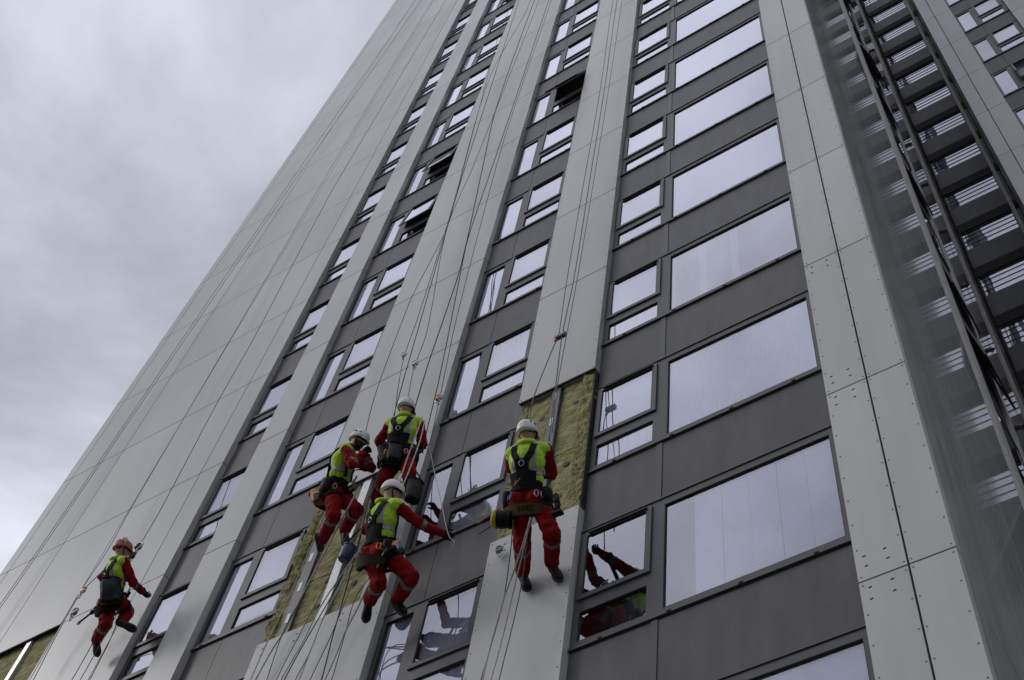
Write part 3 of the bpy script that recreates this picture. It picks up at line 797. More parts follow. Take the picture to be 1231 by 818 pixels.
    for a in (192, 350):
        a = math.radians(a); dv = Rv*math.cos(a)+F*math.sin(a); sdv = U.cross(dv).normalized(); c = T(0,0.0)+dv*0.205; b = MB()
        b.loft([[c+U*h_+sdv*x_*w_+dv*y_*d_ for x_, y_ in ((-1,-1),(0,-1.1),(1,-1),(1.1,0),(1,1),(0,1.15),(-1,1),(-1.1,0))] for h_, w_, d_ in ((0.07,0.045,0.028),(0.05,0.055,0.036),(-0.04,0.060,0.042),(-0.10,0.050,0.036),(-0.115,0.03,0.02))]); b.build('belt_pouch', M['bagblack'], root)
    for s in ('L','R'):
        d = (P['kn'+s]-P['hip'+s]).normalized(); c = P['hip'+s]+d*0.13; u_ = d.orthogonal().normalized(); w_ = d.cross(u_); pts, nm = [], []
        for i in range(19):
            a = 2*math.pi*i/18; dv = u_*math.cos(a)+w_*math.sin(a); r = hit(c+dv*0.35, -dv)
            if r and (r[0]-c).length < 0.2: pts.append(r[0]+dv*0.002); nm.append(dv)
        if len(pts) > 6: ribbon(pts, nm, 0.05, 0.012).build('leg_loop', M['black'], root)
    # work seat: curved board under the thighs, hung at both sides
    b = MB(); rings = []
    for i in range(13):
        a = math.radians(200+140*i/12); dv = Rv*math.cos(a)*0.215+F*math.sin(a)*0.195
        c = T(0,-0.165)+dv; o_ = dv.normalized(); up_ = (U*0.93+o_*0.25).normalized(); hh = 0.055*(0.60+0.40*math.sin(math.pi*i/12))
        rings.append([c-up_*hh, c-up_*hh+o_*0.028, c+up_*hh+o_*0.028, c+up_*hh])
    b.loft(rings, smooth=False); st = b.build('work_seat', M[seat], root)
    if seat_mark:
        b = MB()
        for i, (w_, h_) in enumerate(((0.012,0.05),(0.010,0.035),(0.010,0.035),(0.010,0.035))):
            a = math.radians(293-i*9); dv = Rv*math.cos(a)*0.215+F*math.sin(a)*0.195; o_ = dv.normalized(); up_ = (U*0.93+o_*0.25).normalized(); sd_ = o_.cross(up_).normalized()
            c = T(0,-0.165)+dv+o_*0.0295
            for s in (-1, 1): b.obox(c+sd_*s*w_, sd_*0.003, o_*0.0008, up_*h_*0.5)
            for s in (-1, 1): b.obox(c+up_*s*h_*0.5, sd_*w_, o_*0.0008, up_*0.003)
        b.build('seat_lettering', M['black'], st)
    for s in (-1, 1):
        b = MB(); b.tube([T(0.205*s,-0.17,-0.06), T(0.195*s,-0.06,0.03), T(0.13*s,0.10,0.16)], 0.016, 6); b.build('seat_strap', M['black'], root)
    # hardware on the belt
    rr = random.Random(hash(label) % 1000 if False else len(label))
    for i, a in enumerate((205, 228, 318, 338, 20, 160)):
        a = math.radians(a+rr.uniform(-5,5)); dv = Rv*math.cos(a)+F*math.sin(a); c = T(0,0.02)+dv*0.19
        b = MB(); s_ = Vector((-dv.y,dv.x,0)).normalized()
        n = 10; pts = [c+s_*(0.022*math.cos(2*math.pi*k_/n))+Vector((0,0,1))*(-0.04+0.05*math.sin(2*math.pi*k_/n)) for k_ in range(n)]
        b.tube(pts, 0.0055, 6, closed=True); b.build('carabiner', M[rr.choice(['steel','steel','orange','bluealloy'])], root)
    ds = MB(); c = T(0.0,0.12,0.20); ds.ell(c, 0.03, 0.02, 0.055, 10, 6, RM); ds.tube([c, c+F*0.02+U*0.10], 0.012, 6); ds.build('descender', M['steel'], root)
    c = T(0,TL-0.215,-0.165); b = MB(); n = 12
    b.tube([c+Rv*(0.026*math.cos(2*math.pi*k_/n))+U*(0.03*math.sin(2*math.pi*k_/n)) for k_ in range(n)], 0.005, 6, closed=True); b.build('dorsal_ring', M['steel'], root)
    # ---- helmet
    hm = M['helmet_'+helmet]; b = MB(); rings = []
    prof = [(-0.035,0.985),(-0.01,1.0),(0.02,0.985),(0.05,0.92),(0.08,0.78),(0.102,0.55),(0.114,0.28),(0.118,0.05)]
    for u_, k_ in prof:
        rings.append([Hh(0.105*k_*math.cos(2*math.pi*i/24), -0.008+0.130*k_*math.sin(2*math.pi*i/24), 0.032+u_+(0.02*math.sin(2*math.pi*i/24) if u_ < 0 else 0)) for i in range(24)])
    b.loft(rings); hel = b.build('helmet', hm, root)
    b = MB(); rings = []
    for i in range(9):
        a = math.radians(40+100*i/8); c0 = Hh(0.103*math.cos(a), -0.008+0.128*math.sin(a), 0.012); c1 = Hh(0.112*math.cos(a), -0.008+0.160*math.sin(a), 0.000)
        rings.append([c0-Hu*0.004, c1-Hu*0.004, c1+Hu*0.003, c0+Hu*0.008])
    b.loft(rings, smooth=False); b.build('visor', hm, hel)
    b = MB()
    if vents == 'slits':
        for s in (-1,1):
            for i in range(5):
                f0 = -0.07+i*0.034; b.ell(Hh(0.062*s, f0, 0.118-abs(f0)*0.28), 0.008, 0.010, 0.020, 8, 6, HM @ Matrix.Rotation(0.8*s,3,'Y'))
    else:
        for s in (-1,1):
            b.ell(Hh(0.095*s,-0.03,0.072), 0.010, 0.016, 0.014, 8, 6, HM); b.ell(Hh(0.078*s,-0.075,0.082), 0.010, 0.012, 0.012, 8, 6, HM); b.ell(Hh(0.092*s,0.03,0.072), 0.010, 0.012, 0.010, 8, 6, HM)
    b.build('vents', M['slot'], hel)['kind'] = 'stuff'
    b = MB(); rings = []
    rings = [[Hh(0.098*math.cos(2*math.pi*i/20), -0.008+0.121*math.sin(2*math.pi*i/20), u_) for i in range(20)] for u_ in (-0.006,0.004)]
    b.loft(rings, smooth=False); b.build('helmet_lining', M['black'], hel)
    for s in (-1,1):
        b = MB(); b.tube([Hh(0.098*s,0.02,0.01), Hh(0.084*s,0.02,-0.05), Hh(0.045*s,0.045,-0.10), Hh(0.0,0.05,-0.122)], 0.007, 6); b.build('chin_strap', M['black'], hel)
    if lamp:
        b = MB(); b.ell(Hh(0,-0.03,0.16), 0.045, 0.05, 0.035, 10, 8, HM); b.build('helmet_cover', M['helmet_white'], hel)
    # ---- boots
    for s in ('L','R'):
        an, toe = P['an'+s], P['toe'+s]; d = (toe-an).normalized(); sd_ = (an-P['kn'+s]).normalized(); w = sd_-d*sd_.dot(d)
        if w.length < 0.15: w = w + (-F)*0.3; w = w-d*w.dot(d)
        w.normalize(); ca, sa = math.cos(math.radians(24)), math.sin(math.radians(24)); ax = d*ca-w*sa; dn = w*ca+d*sa; lt = ax.cross(dn).normalized()
        heel = an+dn*0.075-ax*0.065
        b = MB(); rings = []
        for t, wd, ht in ((0.0,0.026,0.07),(0.02,0.036,0.105),(0.06,0.040,0.125),(0.10,0.040,0.115),(0.14,0.042,0.085),(0.19,0.049,0.068),(0.235,0.049,0.060),(0.268,0.040,0.050),(0.285,0.018,0.032)):
            c = heel+ax*t; rings.append([c+lt*(wd*math.cos(2*math.pi*i/14))-dn*(ht*0.5+ht*0.5*math.sin(2*math.pi*i/14)*1.0) for i in range(14)])
        b.loft(rings); bo = b.build('boot', M[boots], root)
        b = MB(); capsule(b, an+dn*0.0, an-sd_*0.13, 0.056, 0.066, 14); b.build('boot_shaft', M[boots], bo)
        b = MB(); outl = []
        for t, wd in ((-0.004,0.016),(0.01,0.034),(0.06,0.043),(0.11,0.038),(0.15,0.042),(0.20,0.052),(0.245,0.050),(0.275,0.034),(0.292,0.012)): outl.append((t, wd))
        ring = [heel+ax*t+lt*wd for t, wd in outl]+[heel+ax*t-lt*wd for t, wd in reversed(outl)]
        b.loft([[p-dn*0.014 for p in ring], [p+dn*0.014 for p in ring]], smooth=False); so_ = b.build('sole', M['sole'], bo)
        b = MB()
        for t in (0.02,0.045,0.07,0.15,0.175,0.20,0.225,0.25): b.obox(heel+ax*t+dn*0.0165, ax*0.007, lt*0.033, dn*0.0025)
        b.build('tread', M['boot'], bo)['kind'] = 'stuff'
    # ---- gloves: palm, four unequal fingers, thumb from the side of the palm
    for s in ('L','R'):
        wr = P['wr'+s]; d = (wr-P['el'+s]).normalized(); sg = 1 if s == 'R' else -1
        pn = F-d*F.dot(d); pn = pn if pn.length > 0.2 else (Vector((0,0,-1))-d*(-d.z)); pn.normalize()
        lt = d.cross(pn)*sg; lt.normalize()                       # towards the thumb side
        b = MB(); base = wr+d*0.085
        capsule(b, wr-d*0.03, wr+d*0.015, 0.043, 0.036, 12)
        capsule(b, wr+d*0.03-lt*0.016, base-lt*0.016-d*0.005, 0.026, 0.027, 10); capsule(b, wr+d*0.03+lt*0.018, base+lt*0.018, 0.026, 0.027, 10)
        cr = math.radians(hand_curl)
        for i, (off, ln) in enumerate(((0.033,0.074),(0.011,0.082),(-0.012,0.076),(-0.034,0.060))):
            p0 = base+lt*off; a = 0.25; p1 = p0+(d*math.cos(a*cr)+pn*math.sin(a*cr))*ln*0.42
            p2 = p1+(d*math.cos(1.0*cr)+pn*math.sin(1.0*cr))*ln*0.33; p3 = p2+(d*math.cos(1.6*cr)+pn*math.sin(1.6*cr))*ln*0.28
            capsule(b, p0, p1, 0.0115, 0.0105, 8); capsule(b, p1, p2, 0.0105, 0.010, 8); capsule(b, p2, p3, 0.010, 0.009, 8)
        t0 = wr+d*0.035+lt*0.032; t1 = t0+(d*0.6+lt*0.7+pn*0.25).normalized()*0.042; t2 = t1+(d*0.75+lt*0.15+pn*0.6).normalized()*0.036
        capsule(b, t0, t1, 0.0145, 0.0125, 8); capsule(b, t1, t2, 0.0125, 0.0105, 8)
        b.build('glove', M['glove'], root)
    return root
J = {'C': {'pel': [3.084, -0.682, 11.662], 'neck': [3.201, -0.975, 12.075], 'head': [3.202, -0.994, 12.269], 'shL': [3.009, -0.955, 12.089], 'shR': [3.348, -0.857, 12.073], 'elR': [3.251, -0.581, 12.076], 'wrR': [3.092, -0.51, 12.256], 'elL': [2.848, -0.751, 12.225], 'wrL': [2.87, -0.568, 12.396], 'hipL': [2.985, -0.664, 11.673], 'hipR': [3.171, -0.632, 11.641], 'knL': [2.927, -0.469, 11.293], 'knR': [3.257, -0.457, 11.248], 'anL': [2.702, -0.127, 11.363], 'anR': [3.039, -0.117, 11.32], 'toeL': [2.722, -0.042, 11.184], 'toeR': [3.08, -0.025, 11.143]}, 'B1': {'pel': [1.193, -0.667, 11.929], 'neck': [1.314, -0.895, 12.375], 'head': [1.384, -0.905, 12.553], 'shL': [1.162, -0.796, 12.433], 'shR': [1.483, -0.87, 12.295], 'elR': [1.615, -0.613, 12.207], 'wrR': [1.77, -0.419, 12.177], 'elL': [0.899, -0.676, 12.453], 'wrL': [0.954, -0.458, 12.564], 'hipL': [1.093, -0.648, 11.949], 'hipR': [1.278, -0.608, 11.905], 'knL': [1.198, -0.548, 11.549], 'knR': [1.522, -0.433, 11.587], 'anL': [0.876, -0.318, 11.692], 'anR': [1.172, -0.219, 11.654], 'toeL': [0.76, -0.193, 11.59], 'toeR': [1.233, -0.142, 11.479]}, 'B2': {'pel': [0.025, -0.608, 13.782], 'neck': [0.222, -0.804, 14.222], 'head': [0.378, -0.814, 14.337], 'shR': [0.308, -0.899, 14.083], 'shL': [0.192, -0.622, 14.262], 'elR': [0.407, -0.803, 13.824], 'wrR': [0.47, -0.761, 14.061], 'elL': [0.411, -0.516, 14.105], 'wrL': [0.322, -0.564, 14.334], 'hipL': [0.023, -0.505, 13.794], 'hipR': [0.051, -0.666, 13.703], 'knR': [0.127, -0.581, 13.284], 'anR': [-0.217, -0.347, 13.312], 'toeR': [-0.377, -0.232, 13.339], 'knL': [0.29, -0.42, 13.466], 'anL': [-0.06, -0.209, 13.555], 'toeL': [-0.087, -0.103, 13.388]}, 'B3': {'pel': [0.839, -0.517, 14.062], 'neck': [0.953, -0.713, 14.526], 'head': [0.951, -0.733, 14.72], 'shL': [0.766, -0.737, 14.527], 'shR': [1.078, -0.576, 14.527], 'elL': [0.502, -0.616, 14.484], 'wrL': [0.468, -0.392, 14.591], 'elR': [1.066, -0.415, 14.286], 'wrR': [0.857, -0.311, 14.374], 'hipL': [0.739, -0.492, 14.083], 'hipR': [0.923, -0.461, 14.045], 'knL': [0.702, -0.508, 13.664], 'knR': [1.049, -0.463, 13.624], 'anL': [0.383, -0.271, 13.812], 'anR': [0.817, -0.152, 13.754], 'toeL': [0.233, -0.14, 13.852], 'toeR': [0.703, -0.018, 13.836]}, 'A': {'pel': [-3.803, -0.507, 13.915], 'neck': [-3.709, -0.782, 14.347], 'head': [-3.66, -0.826, 14.522], 'shL': [-3.87, -0.698, 14.389], 'shR': [-3.546, -0.774, 14.268], 'elR': [-3.533, -0.529, 14.101], 'wrR': [-3.599, -0.307, 14.193], 'elL': [-4.156, -0.653, 14.414], 'wrL': [-4.24, -0.422, 14.46], 'hipL': [-3.902, -0.496, 13.916], 'hipR': [-3.712, -0.481, 13.882], 'knL': [-3.785, -0.447, 13.504], 'anL': [-4.152, -0.266, 13.595], 'toeL': [-4.181, -0.137, 13.444], 'knR': [-3.926, -0.174, 14.084], 'anR': [-3.757, -0.276, 13.711], 'toeR': [-3.631, -0.135, 13.641]}}

person(J['C'], 'worker in plain white helmet sitting on a mustard seat at the narrow pier', (-0.05,0.8,0.25), 'white', seat='mustard', seat_mark=True, pad=0.15)
person(J['B1'], 'worker in slotted white helmet reaching the right arm out toward the window', (0.75,0.55,-0.12), 'white', vents='slits', hand_curl=70)
person(J['B2'], 'worker in profile with white helmet and a glove held to the chin', (0.85,0.35,-0.35), 'white', boots='bootbrown', beard=True, hand_curl=80)
person(J['B3'], 'topmost worker in red overalls with back turned, above the reaching worker', (-0.15,0.9,0.1), 'white', vents='slits', seat='black')
person(J['A'], 'worker in red overalls and orange helmet kneeling against the plain left wall', (0.55,0.75,0.05), 'orange', lamp=True, seat='black')

# ------------------------------------------------------------------ things that hang from the workers
def bag(name, label, top, bot, r, mat, cat='bag', rim=None, squash=0.8, wob=0.012, flare=1.0, group=None, strap_to=None):
    top, bot = Vector(top), Vector(bot); d = (bot-top); ln = d.length; d.normalize(); u = d.orthogonal().normalized(); w = d.cross(u)
    root = empty(name, tuple(bot)); tag(root, label, cat, group); b = MB(); rings = []; n = 20
    prof = [(0.0,0.86),(0.03,0.95),(0.12,0.97),(0.3,1.0),(0.55,1.03),(0.8,1.02),(0.93,0.96),(1.0,0.80)]
    for t, k_ in prof:
        ring = []
        for i in range(n):
            a = 2*math.pi*i/n; q = u*math.cos(a)*r*k_*(1+(flare-1)*(1-t))+w*math.sin(a)*r*k_*squash*(1+(flare-1)*(1-t))
            p = top+d*(ln*t)+q; p = p+q.normalized()*wob*mnoise.noise((p)*9); ring.append(p-bot)
        rings.append(ring)
    b.loft(rings, cap=True); b.build('body', M[mat], root)
    b = MB(); ring = [top-bot+(u*math.cos(2*math.pi*i/n)*r*0.93+w*math.sin(2*math.pi*i/n)*r*0.93*squash)*flare for i in range(n)]
    b.tube(ring, 0.012, 6, closed=True); b.build('rim', M[rim or mat], root)
    b = MB(); st = Vector(strap_to)-bot if strap_to else top-bot-d*0.16
    e0, e1 = top-bot+u*r*0.9*flare, top-bot-u*r*0.9*flare
    b.tube([e0, e0.lerp(st,0.6)-d*0.01, st, e1.lerp(st,0.6)-d*0.01, e1], 0.010, 6); b.build('handle', M['black'], root)
    return root
bag('tool_pouch', 'tan leather tool pouch hanging behind the worker in profile', (-0.30,-0.60,13.93), (-0.10,-0.64,13.62), 0.115, 'tan', 'pouch', squash=0.6, wob=0.03, strap_to=(0.02,-0.62,13.86))
bag('bucket', 'blue bucket hanging left of the reaching worker above the silver rail', (0.45,-0.45,12.66), (0.38,-0.43,12.48), 0.075, 'blue', 'bucket', squash=1.0, wob=0.0, flare=1.12, strap_to=(0.60,-0.5,12.86))
bag('tool_bag', 'leftmost black tool bag at the waist of the topmost worker', (0.70,-0.66,14.14), (0.77,-0.64,13.82), 0.08, 'bagblack', squash=0.7, wob=0.03, strap_to=(0.72,-0.62,14.25), group='black tool bags')
bag('tool_bag', 'black tool bag hanging behind the hips of the topmost worker', (0.92,-0.70,14.02), (0.97,-0.68,13.70), 0.085, 'bagblack', squash=0.7, wob=0.03, strap_to=(0.90,-0.66,14.14), group='black tool bags')
bag('tool_bag', 'black tool bag dangling below the topmost worker, right of the slotted white helmet', (1.19,-0.45,13.40), (1.21,-0.45,13.03), 0.09, 'bagblack', squash=0.7, wob=0.03, strap_to=(1.10,-0.45,13.72), group='black tool bags')
bag('tool_bag', 'large black bag on the back of the worker in the orange helmet', (-3.66,-0.76,13.98), (-3.55,-0.66,13.60), 0.14, 'bagblack', squash=0.45, wob=0.07, strap_to=(-3.70,-0.74,14.10), group='black tool bags')
bag('tool_bucket', 'black bag with yellow base hanging left of the worker at the narrow pier', (2.93,-0.70,11.39), (2.81,-0.755,11.41), 0.088, 'bagblack', 'bag', squash=1.0, strap_to=(2.95,-0.66,11.60))
b = MB(); c0 = Vector((2.795,-0.762,11.411)); d0 = Vector((0.13,0.06,-0.02)).normalized(); u0 = d0.orthogonal().normalized(); w0 = d0.cross(u0)
b.loft([b.ring(c0-d0*0.035,u0,w0,0.065,0.065,20), b.ring(c0-d0*0.02,u0,w0,0.091,0.091,20), b.ring(c0+d0*0.02,u0,w0,0.096,0.096,20)])
yb_ = b.build('base', M['yellowp'], bpy.data.objects['tool_bucket']); yb_.location = -Vector(bpy.data.objects['tool_bucket'].location)

def prop(name, label, cat, loc, group=None):
    r = empty(name, loc); tag(r, label, cat, group); return r
# cordless drill on the reaching worker's hip
r = prop('cordless_drill', 'teal cordless drill hanging at the right hip of the reaching worker', 'drill', (1.52,-0.74,11.72))
b = MB(); b.tube([(0,0,0.06),(0.03,0.02,0.0),(0.05,0.03,-0.04)], [0.032,0.034,0.028], 10); b.build('motor_housing', M['teal'], r)
b = MB(); b.tube([(0.05,0.03,-0.04),(0.075,0.045,-0.09)], [0.024,0.014], 10); b.build('chuck', M['black'], r)
b = MB(); b.tube([(0.075,0.045,-0.09),(0.11,0.06,-0.16)], 0.005, 6); b.build('drill_bit', M['steel'], r)
b = MB(); b.tube([(0.0,0.0,0.03),(-0.08,-0.01,-0.01)], [0.022,0.024], 8); b.obox((-0.105,-0.01,-0.02),(0.022,0,0.01),(0,0.035,0),(-0.012,0,0.035)); b.build('grip', M['black'], r)
r = prop('tape_measure', 'yellow and orange tool clipped to the belt of the reaching worker', 'tool', (1.45,-0.70,11.86))
b = MB(); b.obox((0,0,0),(0.035,0.01,0),(-0.01,0.025,0),(0,0,0.035)); b.build('case', M['orange'], r)
b = MB(); b.obox((-0.045,-0.01,0.03),(0.012,0,0.02),(0,0.012,0),(-0.03,0,0.04)); b.build('grip', M['yellowp'], r)
r = prop('power_tool', 'dark power tool at the right hip of the worker at the narrow pier', 'tool', (3.40,-0.66,11.45))
b = MB(); b.tube([(0,0,0.08),(0.01,0,0.0),(0.03,0.01,-0.07)], [0.028,0.034,0.028], 10); b.build('housing', M['bagblack'], r)
b = MB(); b.tube([(0.03,0.01,-0.07),(0.02,0.02,-0.16)], [0.03,0.024], 8); b.build('grip', M['black'], r)
b = MB(); b.obox((0.03,0.02,-0.19),(0.05,0.01,0.01),(0,0.03,0),(-0.005,0,0.02)); b.build('battery', M['bagblack'], r)
r = prop('hammer', 'black hammer dangling from a lanyard left of the worker in the orange helmet', 'hammer', (-4.56,-0.35,14.13))
b = MB(); b.tube([(-0.09,0,-0.05),(0.06,0,0.04)], 0.013, 8); b.build('shaft', M['black'], r)
b = MB(); b.ell((0.08,0,0.055),0.04,0.03,0.04,10,8); b.build('head', M['black'], r)
b = MB(); b.tube([(-0.09,0,-0.05),(-0.115,0,-0.03),(-0.13,0,-0.07),(-0.10,0,-0.085)], 0.016, 8, closed=True); b.build('grip_end', M['darkrail'], r)
b = MB(); b.tube([(0.08,0,0.08),(0.20,-0.05,0.14),(0.38,-0.10,0.16)], 0.005, 6); b.build('lanyard', M['rope_grey'], r)

# rope hardware
def clamp(name, label, loc, mat='steel', accent=None, sc=1.0, cat='rope clamp', group='rope clamps above the workers'):
    r = prop(name, label, cat, loc, group)
    b = MB(); n = 14; b.tube([(0.045*sc*math.cos(2*math.pi*i/n),0.01*math.sin(4*math.pi*i/n),0.065*sc*math.sin(2*math.pi*i/n)) for i in range(n)], 0.010*sc, 6, closed=True); b.build('frame', M[mat], r)
    b = MB(); b.loft([b.ring((0.0,-0.02*sc,-0.01),(1,0,0),(0,0,1),0.038*sc,0.03*sc,14), b.ring((0.0,0.02*sc,-0.01),(1,0,0),(0,0,1),0.038*sc,0.03*sc,14)]); b.build('cam', M[accent or mat], r)
    b = MB(); n = 12; b.tube([(0.02+0.025*sc*math.cos(2*math.pi*i/n),-0.005,-0.10*sc+0.045*sc*math.sin(2*math.pi*i/n)) for i in range(n)], 0.0065*sc, 6, closed=True); b.build('carabiner', M['steel'], r)
    return r
clamp('rope_clamp', 'small steel rope clamp leftmost above the topmost worker', (0.06,-0.37,17.28))
clamp('rope_clamp', 'round steel rope clamp on the panel joint above the topmost worker', (0.355,-0.36,16.82), sc=1.2)
clamp('rope_descender', 'orange rope descender at the right edge of the middle pier', (0.94,-0.27,15.62), 'steel', 'orange', 1.2, 'descender')
clamp('rope_descender', 'orange rope clamp beside the helmet of the topmost worker', (0.90,-0.62,14.93), 'orange', 'orange', 1.1, 'descender')
clamp('rope_clamp', 'steel rope clamp above the glove of the worker in the orange helmet', (-3.93,-0.51,15.08), sc=1.4, accent='black')
clamp('rope_clamp', 'lower black rope clamp beside the chest of the worker in the orange helmet', (-3.82,-0.58,14.74), 'black', 'black', 1.2)
clamp('rope_descender', 'orange and steel clamp left of the worker in the orange helmet', (-4.93,-0.42,14.79), 'steel', 'orange', 1.2, 'descender')
clamp('rope_clamp', 'low dark clamp beside the bared corner of the left wall', (-5.04,-0.31,14.50), 'darkrail', 'darkrail', 1.3)
clamp('rope_clamp', 'steel snap hook on the narrow pier panel below the yellow based bag', (2.29,-0.06,12.0), 'darkrail', sc=0.9)
r = prop('pulley_block', 'grey pulley block where the ropes meet above the narrow pier opening', 'pulley', (3.0,-0.5,15.16))
b = MB(); b.box(-0.07,0.07,-0.025,0.025,-0.04,0.04); b.build('cheek', M['darkrail'], r)
for s in (-0.035, 0.035):
    b = MB(); b.loft([b.ring((s,-0.034,0),(1,0,0),(0,0,1),0.022,0.022,12), b.ring((s,0.034,0),(1,0,0),(0,0,1),0.022,0.022,12)]); b.build('wheel', M['steel'], r)
b = MB(); b.ell((-0.065,-0.01,-0.07),0.022,0.018,0.03,10,6); b.build('clip', M['orange'], r)
# orange cord on the back of the worker at the narrow pier
b = MB(); b.tube([(0.05,-0.0,0.30),(0.02,-0.05,0.18),(-0.04,-0.06,0.08),(-0.07,-0.05,-0.02),(-0.05,-0.06,-0.03),(0.0,-0.06,0.05),(0.05,-0.04,0.2),(0.06,0,0.30)], 0.007, 6)
o = b.build('orange_cord', M['cord_orange'], None, (3.12,-0.83,11.66)); tag(o, 'looped orange cord on the back of the worker at the narrow pier', 'cord')
# cords stretched left from the worker at the narrow pier
for i, (z_, x_, mt, lb) in enumerate(((0.05,-0.55,'cord_orange','upper orange cord stretched left from the worker at the narrow pier'),(-0.05,-0.50,'rope_dark','lower dark cord stretched left from the worker at the narrow pier'))):
    b = MB(); b.tube([(0,0,0),(x_*0.5,0.05,z_-0.03),(x_,0.10,z_-0.02)], 0.006, 6); o = b.build('cord', M[mt], None, (2.93,-0.66,11.74+z_)); tag(o, lb, 'cord')

